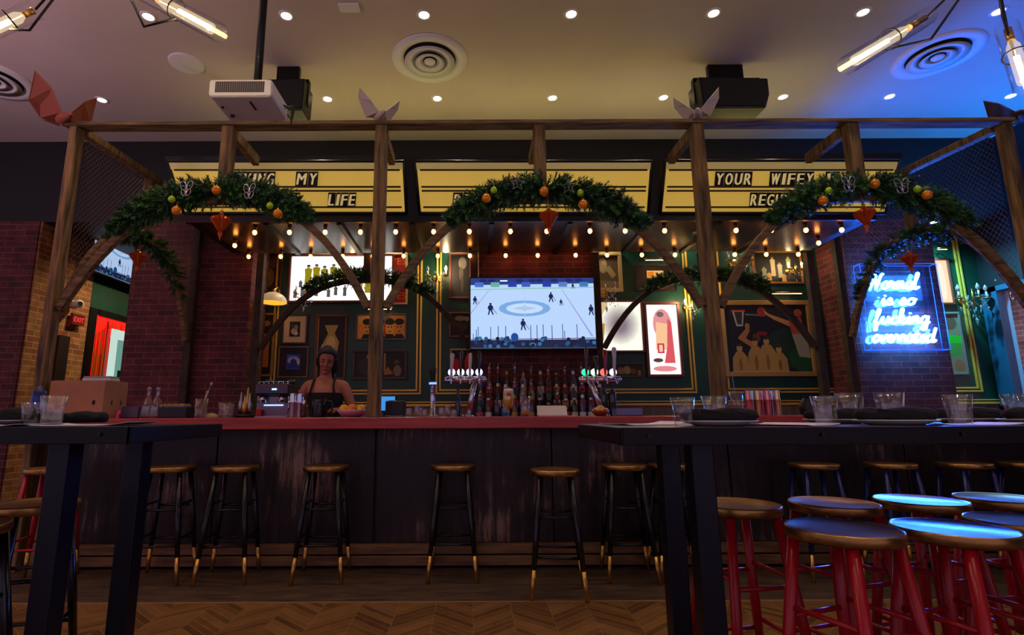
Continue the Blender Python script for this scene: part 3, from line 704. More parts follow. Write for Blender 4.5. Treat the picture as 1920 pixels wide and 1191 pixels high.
t = thing('assumed_blue_lamp', 'assumed blue fill lamp on the right wall lighting the ceiling, out of the picture', 'spotlight', (RW-.12, 5.3, 2.95))  # assumed unseen lamp, added to turn the right of the ceiling blue
m = MB(); m.lathe([(.001, -.06), (.07, -.06), (.08, .05), (.074, .05), (.066, -.05), (.001, -.05)], 20); m.box((.06, 0, -.02), (.12, .04, .04)); obj('housing', m, BLK, t)
lamp('fill_beam', 'SPOT', (-.0, 0, .03), 112, (0, .24, 1), t, spot_size=D2R(118), spot_blend=.25, shadow_soft_size=.05).rotation_euler = Vector((-.42, .10, 1)).to_track_quat('-Z', 'Y').to_euler()
t = thing('outdoor_fill_lamp', 'added cool fill lamp outside the window, out of the picture', 'lamp', (RW+.7, 4.4, 4.2))  # added lamp brightening the outdoor brick in place of daylight
m = MB(); m.box((0, 0, .03), (.2, .3, .06)); m.cyl((0, 0, .03), (.6, 0, .03), .03); obj('lamp_head', m, BLK, t)
lamp('outdoor_fill', 'AREA', (0, 0, -.01), 420, (.95, .85, 1), t, shape='RECTANGLE', size=.2, size_y=1.5)
t = thing('mauve_fill_lamp', 'added mauve fill lamp low on the left, out of the picture, lighting the ceiling', 'spotlight', (-5.3, 2.1, 2.4))  # added unseen lamp to make the left of the ceiling brighter and mauve
m = MB(); m.lathe([(.001, -.06), (.07, -.06), (.08, .05), (.074, .05), (.066, -.05), (.001, -.05)], 20); m.cyl((0, 0, -.06), (0, 0, -2.4), .02); m.lathe([(.001, -2.4), (.2, -2.4), (.2, -2.38), (.001, -2.36)], 20); obj('housing', m, BLK, t)
lamp('fill_beam', 'SPOT', (0, 0, .03), 270, (1, .60, .78), t, spot_size=D2R(150), spot_blend=.9, shadow_soft_size=.08).rotation_euler = Vector((.25, .28, 1)).to_track_quat('-Z', 'Y').to_euler()
t = thing('canopy_fill_light', 'added long warm fill light on top of the bar canopy washing the ceiling', 'fill light', (.6, 5.3, 3.585))  # added hidden strip boosting the yellow light above the letter boards
m = MB(); m.box((0, 0, .02), (6.4, .08, .04)); obj('light_housing', m, BLK, t)
for i in range(5): lamp('canopy_fill', 'AREA', (-2.6+1.3*i, 0, .05), 2.9, (1, .80, .28), t, shape='RECTANGLE', size=1.2, size_y=.05).rotation_euler = (PI+.35, 0, 0)
def make_down():
    t = thing('recessed_downlight', 'downlight', 'ceiling light', (0, 0, CEIL), 0, 'recessed downlights in the ceiling')
    m = MB(); m.lathe([(.042, -.001), (.046, -.008), (.062, -.006), (.066, 0)], 24); obj('trim_ring', m, WHITE, t)
    m = MB(); m.lathe([(.001, -.004), (.042, -.004)], 20); obj('lens', m, DLE, t)
    o = lamp('downlight_beam', 'SPOT', (0, 0, -.02), DOWN_W, (1, .80, .58), t, spot_size=D2R(95), spot_blend=.8, shadow_soft_size=.04)
    return t
dl0 = make_down(); k_ = 0
row1 = (191, 614, 820, 1036, 1244, 1468, 1668, 1895); row2 = (278, 537, 795, 1071, 1338, 1618, 1872)
for py_, rw_, wh in ((184, row1, 'in the row nearer the bar'), (27, row2, 'in the front row')):
    for i, px_ in enumerate(rw_):
        p = PZ(px_, py_ - (px_-900)*.0045 if py_ > 100 else py_-(px_-900)*.006, CEIL)
        lab = 'small bright recessed downlight %s, %s' % (wh, ('at the far left', 'second from the left', 'third from the left', 'fourth from the left', 'fifth from the left', 'sixth from the left', 'seventh from the left', 'at the far right')[i])
        if k_ == 0: dl0.location = p; dl0['label'] = lab
        else: dup(dl0, p, 0, lab)
        k_ += 1
for y in (2.3, .6, -1.2):
    for x in (-4.6, -2.5, -.4, 1.9, 4.1):
        dup(dl0, (x, y, CEIL), 0, 'added recessed downlight further forward in the ceiling, out of the picture')  # unseen rows added to light the bar front, stools and floor
def diffuser(px, py, lab, s=1.0):
    t = thing('air_diffuser', lab, 'air vent', PZ(px, py, CEIL), 0, 'round air diffusers')
    prof = [(.36, 0), (.355, -.012), (.285, -.02), (.25, -.004), (.245, .0)]
    m = MB(); m.lathe([(r_*s, z) for r_, z in prof], 48); obj('outer_ring', m, WHITE, t)
    for r0, r1, z in ((.15, .235, -.03), (.085, .135, -.035)):
        m = MB(); m.lathe([(r0*s, -.002), (r1*s, z), ((r1+.004)*s, z-.003), ((r0-.02)*s, -.012), (r0*s, -.002)], 48); obj('cone_ring', m, WHITE, t)
    m = MB(); m.lathe([(.001, -.036), (.025*s, -.036), (.05*s, -.03), (.055*s, -.022), (.03*s, -.006), (.001, -.004)], 32); obj('centre_cap', m, WHITE, t)
    m = MB(); m.lathe([(.001, -.001), (.25*s, -.001)], 32); obj('dark_throat', m, mat('dark duct', (30, 26, 26), .9), t); return t
diffuser(806, 112, 'round white air diffuser in the middle of the ceiling')
diffuser(1757, 104, 'round white air diffuser on the right of the ceiling, partly blue')
diffuser(-14, 150, 'round white air diffuser cut by the left edge')
m = MB(); m.lathe([(.001, -.012), (.145, -.012), (.155, -.01), (.16, 0)], 40); o = obj('flush_speaker', m, WHITE, loc=PZ(350, 119, CEIL)); tag(o, 'round flush white speaker grille in the ceiling left of the projector', 'ceiling speaker')
m = MB(); m.box((0, 0, -.008), (.17, .09, .016)); o = obj('ceiling_sensor', m, WHITE, loc=PZ(655, 13, CEIL), bevel=.003); tag(o, 'small flat white sensor plate on the ceiling', 'sensor')
GRL = noise_mat('speaker grille', (10, 10, 11), (22, 22, 24), (1, 1, 1), 300, .7)
def speaker(px0, px1, pyt, pyb, Y, lab, flip=1):
    a = PY(px0, pyb, Y); b_ = PY(px1, pyt, Y); wd = b_.x-a.x; ht = b_.z-a.z; cx = (a.x+b_.x)/2
    t = thing('hanging_speaker', lab, 'speaker', (cx, Y, a.z), 0, 'black speakers hanging under the ceiling')
    m = MB(); d = .26
    pr = [(-wd/2*.9, 0, 0), (wd/2*.86, 0, 0), (wd/2, 0, ht*.35), (wd/2, 0, ht*.78), (-wd/2*.94, 0, ht*.82)]
    m.prism([(x*flip, y, z) for x, y, z in pr], (0, d, 0)); obj('cabinet', m, BLKP, t, bevel=.01)
    m = MB(); m.prism([(x*.94*flip, -.008, .02+z*.9) for x, y, z in pr], (0, .006, 0)); obj('grille', m, GRL, t)
    m = MB(); top = CEIL-a.z
    m.box((0, d/2, ht*.95), (wd*.95, .05, .02)); m.box((-wd*.47*flip, d/2, ht*.62), (.015, .05, ht*.66)); m.box((wd*.47*flip, d/2, ht*.8), (.015, .05, ht*.3))
    m.box((0, d/2, (ht*.95+top)/2), (wd*.5, .05, abs(top-ht*.95)));  obj('bracket', m, BLK, t); return t
speaker(1311, 1438, 131, 202, 4.55, 'black speaker hanging from the ceiling on the right')
speaker(484, 575, 134, 206, 4.55, 'black speaker hanging from the ceiling behind the white projector', -1)
# projector
pc = PY(449, 180, 2.86); pz = pc.z; t = thing('projector', 'white ceiling projector hanging on a black pole', 'projector', (pc.x, 3.0, pz))
m = MB(); m.box((0, 0, .055), (.375, .29, .11)); obj('housing', m, WHITE, t, bevel=.018)
m = MB()
for i in range(22): m.box((-.135+i*.0128, -.1465, .056), (.004, .004, .062))
m.mat(1); m.box((0, -.1452, .056), (.29, .003, .07)); obj('vent_grille', m, [mat('grille grey', (120, 112, 115), .6), mat('grille shadow', (70, 64, 68), .7)], t)
m = MB(); m.box((.04, -.04, -.001), (.012, .09, .004)); m.cyl((-.13, .06, .002), (-.13, .06, -.012), .012); m.cyl((-.15, -.03, .002), (-.15, -.03, -.008), .008); obj('lower_hatch', m, BLKP, t)
m = MB(); m.cyl((.1, .13, .05), (.1, .165, .05), .035, n=20); obj('lens_barrel', m, BLK, t)
m = MB(); m.cyl((.03, .02, .11), (.03, .02, CEIL-pz), .024); m.cyl((.03, .02, .11), (.03, .02, .15), .06); m.cyl((.03, .02, CEIL-pz-.02), (.03, .02, CEIL-pz), .07); m.box((.03, .02, .115), (.16, .14, .01)); obj('mount_pole', m, BLK, t)
m = MB()
for k in range(3): m.tube(smooth_path([(.19, .05+k*.02, .06), (.235+k*.01, .06, .03+k*.01), (.225, .1, -.02-k*.01), (.2, .14, .03), (.1, .08, .12), (.05, .03, .2)], 4), .004, 5)
obj('cable', m, BLKP, t)
# chandeliers
FIL = mat('glowing filament', (255, 220, 160), .4, emit=38, ecol=(255, 205, 130)); BGL = mat('warm lamp glow glass', (255, 210, 150), .1)
def glow_tube(parent, org, a, b_, r=.045, watts=CHAND_W):
    """glass tube from its open lower end a to its upper end b_"""
    a = Vector(a)-org; b_ = Vector(b_)-org; d = (b_-a).normalized(); L = (b_-a).length
    m = MB(); m.tube([a, b_], r, 24, cap=False); m.tube([b_, a], r*.93, 24, cap=False)
    for e in (a, b_):
        u = d.orthogonal().normalized(); v = d.cross(u); m.tube([e+(u*math.cos(q*PI/12)+v*math.sin(q*PI/12))*r*.965 for q in range(24)], r*.04, 5, closed=True)
    g = obj('glass_tube', m, TGL, parent)
    m = MB(); mid = a+d*(L*.52); u = d.orthogonal().normalized(); v = d.cross(u)
    m.tube([mid+(u*math.cos(q*PI/12)+v*math.sin(q*PI/12))*r*1.04 for q in range(24)], .004, 6, closed=True); obj('collar', m, BLK, parent)
    m = MB(); m.cyl(a+d*(L*.80), a+d*(L*.97), .014, .016); m.cyl(a+d*(L*.76), a+d*(L*.80), .017, .014); obj('socket', m, BRASS, parent)
    m = MB()
    for k in range(3):
        o_ = (u*math.cos(k*2.09)+v*math.sin(k*2.09))*.006; m.tube([a+d*(L*.10)+o_, a+d*(L*.5)+o_], .0055, 6)
    m.tube([a+d*(L*.5), a+d*(L*.74)], .0016, 5); obj('filament', m, FIL, parent)
    m = MB(); m.tube([a+d*(L*.07), a+d*(L*.1), a+d*(L*.66), a+d*(L*.76)], [.010, .026, .026, .013], 14); obj('bulb_glass', m, BGLOW, parent)
    lamp('tube_light', 'POINT', a+d*(L*.3), watts, (1, .74, .42), parent, shadow_soft_size=.012)
    return mid+org, b_+org
def chandelier(lab, hub, tubes, hz=CEIL):
    org = Vector((hub[0], hub[1], hz)); t = thing('tube_chandelier', lab, 'chandelier', org, 0, 'black rod chandeliers with glass tubes')
    hb = Vector(hub)-org
    m = MB(); m.cyl(hb, (hb.x, hb.y, 0), .008); m.cyl((0, 0, -.025), (0, 0, 0), .07); obj('stem', m, BLK, t)
    m = MB(); m.ball(hb, .035, 10); obj('hub', m, BLK, t)
    for a, b_, knee in tubes:
        c_, e = glow_tube(t, org, a, b_)
        m = MB(); m.tube([hb, e-org], .006, 6); m.tube([hb, Vector(knee)-org, c_-org-Vector((0, 0, .045))], .006, 6); obj('arm', m, BLK, t)
    return t
CYc = 2.25
T = lambda px, py, dy=0: PY(px, py, CYc+dy)
chandelier('black rod chandelier with glowing glass tubes at the top left', T(190, -120, .1), [(T(412, 62, -.05), T(262, -18, .05), T(270, 50)), (T(-30, 62, -.05), T(66, 18), T(55, 57)), (T(120, -190, .4), T(170, -170, .3), T(160, -140, .2))])
chandelier('black rod chandelier with glowing glass tubes at the top right', T(1860, -90, .1), [(T(1588, 122, -.05), T(1738, 32, .05), T(1745, 74)), (T(1925, 165, -.1), T(1888, 52, 0), T(1880, 30)), (T(1960, -170, .4), T(1920, -150, .3), T(1900, -120, .2))])

# ================================================================== PICTURES, SCREENS AND SIGNS
def cm(col, e=0): return mat('paint %02x%02x%02x %s' % (*col, e), (12, 12, 14), .35, emit=e, ecol=col) if e else mat('paint %02x%02x%02x' % col, col, .6)
def shapes_mesh(wd, ht, shapes, base, e, y0=0):
    """flat artwork built as thin layers; shapes in 0..1 across and up"""
    m = MB(); ms = [cm(base, e)]; m.add([(-wd/2, y0, 0), (wd/2, y0, 0), (wd/2, y0, ht), (-wd/2, y0, ht)], ((0, 1, 2, 3),))
    for k, s in enumerate(shapes):
        col = s[0]; mt = cm(col, e if len(s) < 3 or s[2] is None else s[2])
        if mt not in ms: ms.append(mt)
        m.mat(ms.index(mt)); g = s[1]
        if isinstance(g[0], (int, float)):
            cx, cy, rx, ry = g; g = [(cx+rx*math.cos(a*PI/8), cy+ry*math.sin(a*PI/8)) for a in range(16)]
        y = y0-.0006-.00012*k
        m.poly([((min(max(u, 0), 1)-.5)*wd, y, min(max(v, 0), 1)*ht) for u, v in g])
    return m, ms
def pic(lab, x0, y0, x1, y1, fcol, fpx, base, shapes, e=0, Y=WALL_Y, depth=.03, cat='picture', name='framed_picture', mat_card=None, grp=None, metal=0):
    ym = (y0+y1)/2; a = PY(x0, ym, Y-depth); b_ = PY(x1, ym, Y-depth); xm = (x0+x1)/2; zt_ = PY(xm, y0, Y-depth).z; zb_ = PY(xm, y1, Y-depth).z
    wd = b_.x-a.x; ht = zt_-zb_; f = fpx*wd/(x1-x0)
    t = thing(name, lab, cat, ((a.x+b_.x)/2, Y-depth, zb_), 0, grp or 'framed pictures on the green wall')
    m = MB(); m.box((0, depth/2, f/2), (wd, depth, f)); m.box((0, depth/2, ht-f/2), (wd, depth, f)); m.box((-wd/2+f/2, depth/2, ht/2), (f, depth, ht-2*f)); m.box((wd/2-f/2, depth/2, ht/2), (f, depth, ht-2*f))
    obj('frame', m, mat('frame %02x%02x%02x' % fcol, fcol, .45, metal), t, bevel=min(.004, f*.2))
    iw, ih = wd-2*f, ht-2*f; dz_ = f
    if mat_card:
        c_, mp = mat_card; q = mp*wd/(x1-x0); m = MB(); m.box((0, depth*.6+.004, ht/2), (iw, .008, ih)); obj('mat_board', m, cm(c_, e), t); iw -= 2*q; ih -= 2*q; dz_ += q
        yy = depth*.6-.002
    else: yy = depth*.5
    m, ms = shapes_mesh(iw, ih, shapes, base, e, yy); m.v = [(x, y, z+dz_) for x, y, z in m.v]; obj('artwork', m, ms, t)
    return t
def fig(cx, y0, h, col, hair=(20, 16, 14), skin=None, w_=.09, asp=1.0):   # simple standing figure in unit coordinates
    skin = skin or col; q = w_
    return [(col, [(cx-q, y0), (cx+q, y0), (cx+q*.9, y0+h*.5), (cx+q*1.1, y0+h*.78), (cx+q*.4, y0+h*.84), (cx-q*.4, y0+h*.84), (cx-q*1.1, y0+h*.78), (cx-q*.9, y0+h*.5)]), (skin, (cx, y0+h*.91, q*.5, h*.09)), (hair, (cx, y0+h*.96, q*.52, h*.055))]
K = (14, 12, 12)
pic('tall dark picture high beside the brick pillar with an olive figure', 492, 474, 527, 541, (60, 50, 44), 3, (26, 20, 16), [((120, 104, 30), (.35, .3, .3, .28)), ((90, 70, 50), (.55, .78, .35, .2)), ((150, 134, 40), (.3, .35, .12, .12))])
pic('tall gold framed picture of an orange figure behind the espresso machine', 477, 587, 514, 706, (170, 136, 74), 4, (30, 20, 12), fig(.5, .12, .62, (196, 120, 24), w_=.3)+[((150, 110, 60), (.5, .86, .3, .05))], metal=.2)
yl = [(.17, .42, .2), (.25, .5, .17), (.33, .44, .18), (.42, .52, .16), (.5, .46, .17), (.6, .5, .15), (.68, .2, .17), (.77, .22, .16), (.86, .5, .15)]
sh = []
for cx, y0, h in yl: sh += fig(cx, y0-.05, h*2.2, (200, 180, 20), (70, 70, 80), (230, 210, 190), .035)
for cx, y0, h in ((.12, .1, .22), (.2, .08, .25), (.3, .3, .2), (.6, .55, .3), (.86, .15, .3), (.45, .12, .22), (.93, .5, .2), (.1, .3, .16), (.05, .06, .2), (.16, .05, .24), (.26, .1, .22), (.38, .08, .2), (.54, .1, .24)): sh += fig(cx, y0, h, (110, 110, 112), (60, 60, 60), (160, 160, 160), .018)
pic('large bright backlit picture with small yellow and grey figures', 540, 476, 738, 567, (120, 62, 38), 4, (255, 250, 246), [(c, g, .5) for c, g in sh], 1.7, depth=.06, name='backlit_picture')
pic('cream matted small photo in a dark frame right of the pillar', 527, 588, 577, 646, (40, 22, 18), 4, (20, 20, 22), [((190, 180, 170), (.45, .35, .3, .22)), ((150, 146, 140), (.6, .6, .2, .18)), ((60, 56, 54), (.3, .7, .2, .15)), ((210, 200, 190), (.62, .22, .2, .14))], mat_card=((216, 196, 158), 11))
pic('dark matted picture with a bright blue image', 521, 650, 577, 708, (150, 110, 70), 2, (46, 70, 180), [((180, 190, 235), (.5, .62, .42, .28)), ((30, 52, 160), [(.2, .12), (.85, .12), (.72, .6), (.5, .75), (.3, .6)]), ((230, 200, 110), (.88, .5, .09, .2)), ((60, 100, 230), [(0, .86), (.7, .86), (.7, 1), (0, 1)])], mat_card=((28, 14, 14), 13))
pic('tall wooden framed picture of a pale golden shape behind the bartender', 590, 590, 649, 712, (110, 58, 34), 4, (14, 16, 14), [((190, 170, 90), [(.28, .35), (.72, .35), (.8, .58), (.62, .72), (.75, .86), (.25, .86), (.38, .72), (.22, .58)]), ((225, 205, 120), (.5, .55, .17, .13)), ((120, 84, 44), (.2, .42, .12, .1)), ((210, 160, 60), [(0, 0), (.03, 0), (.03, 1), (0, 1)]), ((190, 175, 130), (.25, .5, .1, .06))])
o1 = []
for cx, c_ in ((.2, (230, 160, 60)), (.47, (240, 150, 30)), (.68, (245, 180, 60)), (.88, (235, 150, 50))):
    o1 += [(c_, (cx, .42, .09, .3)), (K, (cx, .72, .1, .14)), (K, [(cx-.12, 0), (cx+.12, 0), (cx+.07, .2), (cx-.07, .2)]), (K, (cx-.03, .5, .018, .03)), (K, (cx+.035, .5, .018, .03)), (K, (cx, .3, .03, .02))]
pic('wide orange and black picture of four cartoon like faces', 667, 588, 762, 638, (92, 84, 80), 3, (236, 160, 50), [((240, 190, 90), (.1, .85, .2, .2)), ((120, 110, 100), (.55, .75, .2, .25)), ((190, 70, 30), (.58, .4, .06, .3))]+o1)
pic('wide dark photo in a brown frame behind the left middle post', 660, 655, 763, 712, (70, 42, 34), 5, (38, 28, 24), [((150, 130, 80), (.28, .82, .05, .1)), ((150, 130, 80), (.38, .82, .05, .1)), ((170, 120, 60), [(.58, .08), (.66, .42), (.78, .12)]), ((170, 130, 60), [(.58, .2), (.62, .2), (.62, .95), (.58, .95)]), ((130, 112, 90), (.86, .25, .08, .22)), ((90, 74, 58), (.84, .6, .06, .1)), ((60, 50, 44), (.22, .4, .15, .35))])
def words_on(t, txt, col, x0, z0, size, e=0, y=-.004, parent=None):
    vs, fs = textmesh(txt, size, 0, 0); m = MB(); wd = max(v.x for v in vs); m.add([(v.x-wd/2+x0, y, v.y+z0) for v in vs], fs); return obj('lettering', m, cm(col, e), parent or t)
for (y0, y1, lb) in ((474, 516, 'upper'), (526, 571, 'lower')):
    q = pic('red poster reading YES in orange letters, %s of two beside the left middle post' % lb, 716, y0, 764, y1, (200, 180, 130), 3.5, (176, 14, 10), [((220, 60, 20), (.28, .22 if lb == 'upper' else .8, .3, .12))])
    words_on(q, 'YES', (240, 110, 30), .045, .14 if lb == 'upper' else .07, .125, y=.006)
pic('tall dark photo in a reddish frame left of the television', 842, 474, 884, 560, (120, 60, 40), 3.5, (34, 30, 30), [((130, 122, 108), (.62, .8, .22, .15)), ((90, 84, 76), (.55, .55, .12, .16)), ((70, 64, 60), (.6, .3, .08, .2))])
pic('small dark photo in a reddish frame left of the television', 842, 585, 884, 633, (120, 60, 40), 3.5, (30, 26, 24), [((150, 136, 110), (.5, .8, .3, .12)), ((150, 136, 110), (.85, .78, .12, .12)), ((60, 52, 46), (.5, .4, .4, .2))])
pic('red and black picture in a pale gold frame behind the left taps', 844, 654, 890, 704, (190, 160, 90), 3, (30, 8, 8), [((210, 30, 10), (.2, .35, .22, .3)), ((225, 40, 12), (.8, .4, .2, .45)), ((240, 80, 30), (.76, .7, .05, .2))])
pic('cream framed sepia picture of a reclining figure right of the television', 1112, 472, 1167, 547, (190, 172, 110), 7, (96, 82, 50), [((190, 170, 120), (.3, .7, .2, .24)), ((176, 156, 104), [(.3, .5), (.6, .7), (.9, .4), (.7, .3), (.5, .5)]), ((140, 120, 74), [(0, 0), (1, 0), (1, .2), (0, .25)]), ((214, 196, 150), (.35, .8, .1, .1))], metal=.2)
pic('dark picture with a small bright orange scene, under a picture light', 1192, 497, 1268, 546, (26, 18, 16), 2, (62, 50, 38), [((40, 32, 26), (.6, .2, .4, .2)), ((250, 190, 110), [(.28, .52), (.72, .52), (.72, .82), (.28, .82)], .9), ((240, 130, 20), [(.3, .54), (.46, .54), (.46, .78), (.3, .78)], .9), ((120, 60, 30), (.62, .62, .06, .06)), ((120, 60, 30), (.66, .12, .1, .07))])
pic('square backlit picture with a blurred purple glow right of the television', 1112, 562, 1208, 661, (104, 52, 30), 4, (255, 236, 214), [((214, 190, 140), [(0, .3), (.25, .3), (.3, 1), (0, 1)], 1.0), *[(tuple(int(245-(245-150)*k/9-(20*k/9 if q == 1 else 0)) if q < 2 else int(225-80*k/9) for q in range(3)), (.55-.001*k, .54-.002*k, .43-.034*k, .44-.034*k), 1.05-.03*k) for k in range(10)], ((204, 150, 70), [(0, .1), (.18, .2), (.22, .55), (0, .6)], .8)], 1.35, depth=.06, name='backlit_picture')
pic('tall backlit picture of a pink figure in a brown frame', 1211, 566, 1279, 707, (116, 58, 40), 5, (255, 236, 226), [((236, 150, 150), (.5, .72, .3, .22), .95), ((250, 196, 150), [(.25, .35), (.65, .35), (.7, .72), (.3, .75)], 1.0), ((230, 90, 100), [(.5, .16), (.85, .16), (.8, .75), (.68, .8), (.62, .4)], .9), ((150, 120, 130), (.45, .86, .12, .04), .6), ((210, 50, 50), [(.3, .3), (.52, .3), (.52, .44), (.3, .44)], .9), ((250, 190, 180), [(.35, .32), (.47, .32), (.47, .42), (.35, .42)], 1.0), ((120, 70, 60), (.3, .2, .16, .03), .6), ((240, 140, 150), (.5, .08, .38, .04), .95)], 1.35, depth=.06, name='backlit_picture')
pic('long low sepia group photo with a green frame', 1146, 681, 1207, 707, (90, 96, 60), 2, (60, 46, 24), [((160, 130, 80), (.3, .45, .12, .3)), ((180, 150, 96), (.5, .5, .12, .35)), ((120, 96, 56), (.7, .4, .1, .25)), ((190, 130, 60), [(.85, .05), (.95, .05), (.95, .5), (.85, .5)])])
b6 = []
for cx, c_, y0, h in ((.2, (170, 180, 150), .1, .45), (.4, (220, 200, 160), .2, .7), (.55, (190, 200, 170), .15, .55), (.75, (150, 170, 110), .3, .6), (.3, (230, 190, 120), .05, .3), (.62, (240, 200, 130), .02, .28)): b6 += fig(cx, y0, h, c_, (60, 50, 40), (200, 150, 100), .05)
pic('dark picture of pale crowded figures in a gold frame high beside the right pillar', 1413, 470, 1505, 532, (170, 110, 50), 3.5, (34, 34, 26), b6, metal=.3)
bk = [((20, 26, 20), [(0, 0), (1, 0), (1, 1), (0, 1)]), ((30, 60, 30), (.75, .35, .3, .3)), ((24, 90, 40), (.9, .2, .16, .2)),
      ((190, 190, 180), [(.1, .93), (.25, .93), (.22, .68), (.14, .68)]), ((60, 60, 56), [(.125, .9), (.225, .9), (.205, .71), (.155, .71)]), ((220, 90, 50), [(.09, .93), (.26, .93), (.26, .905), (.09, .905)]), ((150, 150, 146), [(.26, .87), (.5, .85), (.5, .83), (.26, .85)]),
      ((176, 70, 40), (.46, .9, .055, .075)), ((214, 160, 90), [(.48, .93), (.56, .86), (.78, .76), (.86, .72), (.84, .64), (.6, .78), (.5, .86)]),
      ((206, 90, 70), [(.78, .78), (.93, .82), (.96, .55), (.8, .55)]), ((180, 190, 150), [(.8, .56), (.97, .56), (1, .2), (.86, .22)]), ((190, 96, 60), (.9, .88, .05, .06)),
      ((186, 130, 70), [(.14, .5), (.26, .66), (.3, .62), (.24, .5), (.34, .42), (.3, .36)]), ((190, 140, 90), (.27, .68, .03, .05)), ((120, 76, 46), (.37, .52, .045, .09)), ((30, 24, 20), (.38, .6, .06, .04)), ((150, 46, 40), [(.38, .54), (.5, .54), (.5, .6), (.38, .6)])]
for cx, w_, h in ((.15, .1, .3), (.34, .1, .38), (.48, .12, .4), (.62, .1, .28)):
    bk += [((196, 160, 84), [(cx-w_, 0), (cx+w_, 0), (cx+w_*.9, h*.7), (cx+w_*.4, h), (cx-w_*.4, h), (cx-w_*.9, h*.7)]), ((150, 112, 50), (cx, h*.35, .02, h*.3)), ((206, 170, 100), (cx, h+.05, .035, .06)), ((70, 50, 30), (cx, h+.1, .035, .025))]
pic('large gold framed painting of basketball players reaching for a hoop', 1354, 563, 1528, 706, (196, 160, 84), 9, (22, 24, 18), bk, metal=.4, depth=.05)
pic('narrow orange backlit picture on the green wall right of the neon sign', 1752, 484, 1786, 571, (130, 70, 50), 4, (255, 200, 165), [((255, 226, 205), (.5, .5, .25, .45), 1.2)], 1.3, name='backlit_picture')
pic('narrow framed picture with bright green patch right of the brick pillar', 1768, 585, 1809, 703, (150, 140, 132), 4, (150, 150, 110), [((120, 90, 70), (.5, .85, .4, .12)), ((30, 220, 40), [(.1, .5), (1, .5), (1, .62), (.1, .66)]), ((80, 170, 70), [(.1, .3), (.9, .3), (1, .5), (.1, .5)]), ((190, 120, 80), (.7, .12, .3, .1))])
# picture lights
def picture_light(px0, px1, py, lab, em=1.5):
    a = PY(px0, py, WALL_Y-.12); b_ = PY(px1, py, WALL_Y-.12); wd = b_.x-a.x
    t = thing('picture_light', lab, 'picture light', ((a.x+b_.x)/2, WALL_Y-.12, a.z), 0, 'brass picture lights')
    m = MB(); m.cyl((-wd/2, 0, 0), (wd/2, 0, 0), .014, n=10); obj('lamp_tube', m, BRASS, t)
    m = MB(); m.box((0, 0, -.014), (wd*.9, .012, .003)); obj('light_strip', m, mat('strip glow', (255, 220, 150), .4, emit=9, ecol=(255, 205, 130)), t)
    m = MB()
    for s in (-.25, .25): m.tube([(wd*s, 0, 0), (wd*s, .07, .01), (wd*s, .118, -.04)], .005, 6)
    obj('arm', m, BRASS, t); return t
picture_light(1208, 1256, 486, 'slim picture light above the dark picture with the small orange scene')
picture_light(1442, 1506, 549, 'brass picture light above the basketball painting')
picture_light(688, 736, 578, 'slim picture light above the orange faces picture')
picture_light(1757, 1776, 466, 'small picture light above the narrow orange picture')
# televisions
def ice(e, crop=0):
    W_ = (186, 214, 252); D = (16, 34, 86); sh = [((30, 58, 130), [(0, .9), (1, .9), (1, 1), (0, 1)]), ((180, 214, 246), [(0, .83), (1, .86), (1, .92), (0, .9)]), ((130, 190, 150), [(0, .83), (1, .855), (1, .865), (0, .84)])]
    for x, c_ in ((.07, (70, 110, 200)), (.2, (110, 170, 160)), (.34, (34, 60, 170)), (.45, (60, 90, 190)), (.62, (34, 60, 170)), (.75, (90, 120, 200)), (.92, (60, 120, 190))): sh.append((c_, [(x-.035, .87), (x+.035, .87), (x+.035, .94), (x-.035, .94)]))
    for x in (.1, .17, .26, .4, .5, .56, .68, .8, .88): sh.append(((20, 34, 100), (x, .965, .03, .02)))
    sh += [((240, 250, 255), [(.24, .95), (.3, .95), (.3, .97), (.24, .97)]), ((120, 170, 226), (.435, .56, .21, .115)), ((196, 220, 252), (.435, .56, .15, .075)), ((168, 200, 236), [(.34, .56), (.42, .59), (.435, .62), (.45, .59), (.53, .56), (.45, .535), (.435, .51), (.42, .535)]), ((190, 200, 240), [(.432, .42), (.437, .42), (.442, .84), (.437, .84)]),
           ((150, 160, 226), [(0, .48), (0, .5), (.15, .83), (.155, .83)]), ((150, 156, 230), [(.735, .84), (.74, .84), (.98, .16), (.965, .16)])]
    for x, z, s in ((.16, .47, .17), (.65, .65, .14), (.73, .6, .09), (.97, .46, .15), (.035, .62, .12), (.83, .84, .08), (.42, .25, .16)):
        sh += [(D, (x, z+s*.6, s*.13, s*.24)), (D, (x, z+s*.92, s*.06, s*.09)), (D, [(x-s*.13, z), (x-s*.07, z), (x+s*.01, z+s*.45), (x-s*.07, z+s*.45)]), (D, [(x+s*.09, z), (x+s*.15, z), (x+s*.07, z+s*.45), (x-s*.01, z+s*.45)]), (D, [(x+s*.1, z+s*.55), (x+s*.13, z+s*.55), (x+s*.3, z+s*.08), (x+s*.28, z+s*.06)])]
    for x, h in ((.02, .2), (.045, .26), (.06, .3), (.16, .3), (.22, .31), (.28, .31), (.48, .32), (.53, .32), (.58, .33), (.65, .32), (.735, .33), (.75, .24), (.85, .33)): sh.append(((34, 74, 150) if h > .3 else (60, 100, 170), [(x-.003, .1), (x+.003, .1), (x+.003, h), (x-.003, h)]))
    sh += [((90, 40, 110), [(0, .115), (1, .13), (1, .14), (0, .125)]), ((14, 30, 66), [(0, 0), (1, 0), (1, .12), (0, .11)])]
    r = random.Random(4)
    for k in range(60): sh.append((r.choice(((10, 22, 50), (30, 80, 130), (8, 18, 40), (50, 110, 160), (20, 50, 90))), (r.random(), r.uniform(.02, .14), .016, .026)))
    sh.append(((22, 70, 150), (.35, .15, .03, .06)))
    return W_, [(c_, g, e*(.9 if c_ == D else 1)) for c_, g in sh]
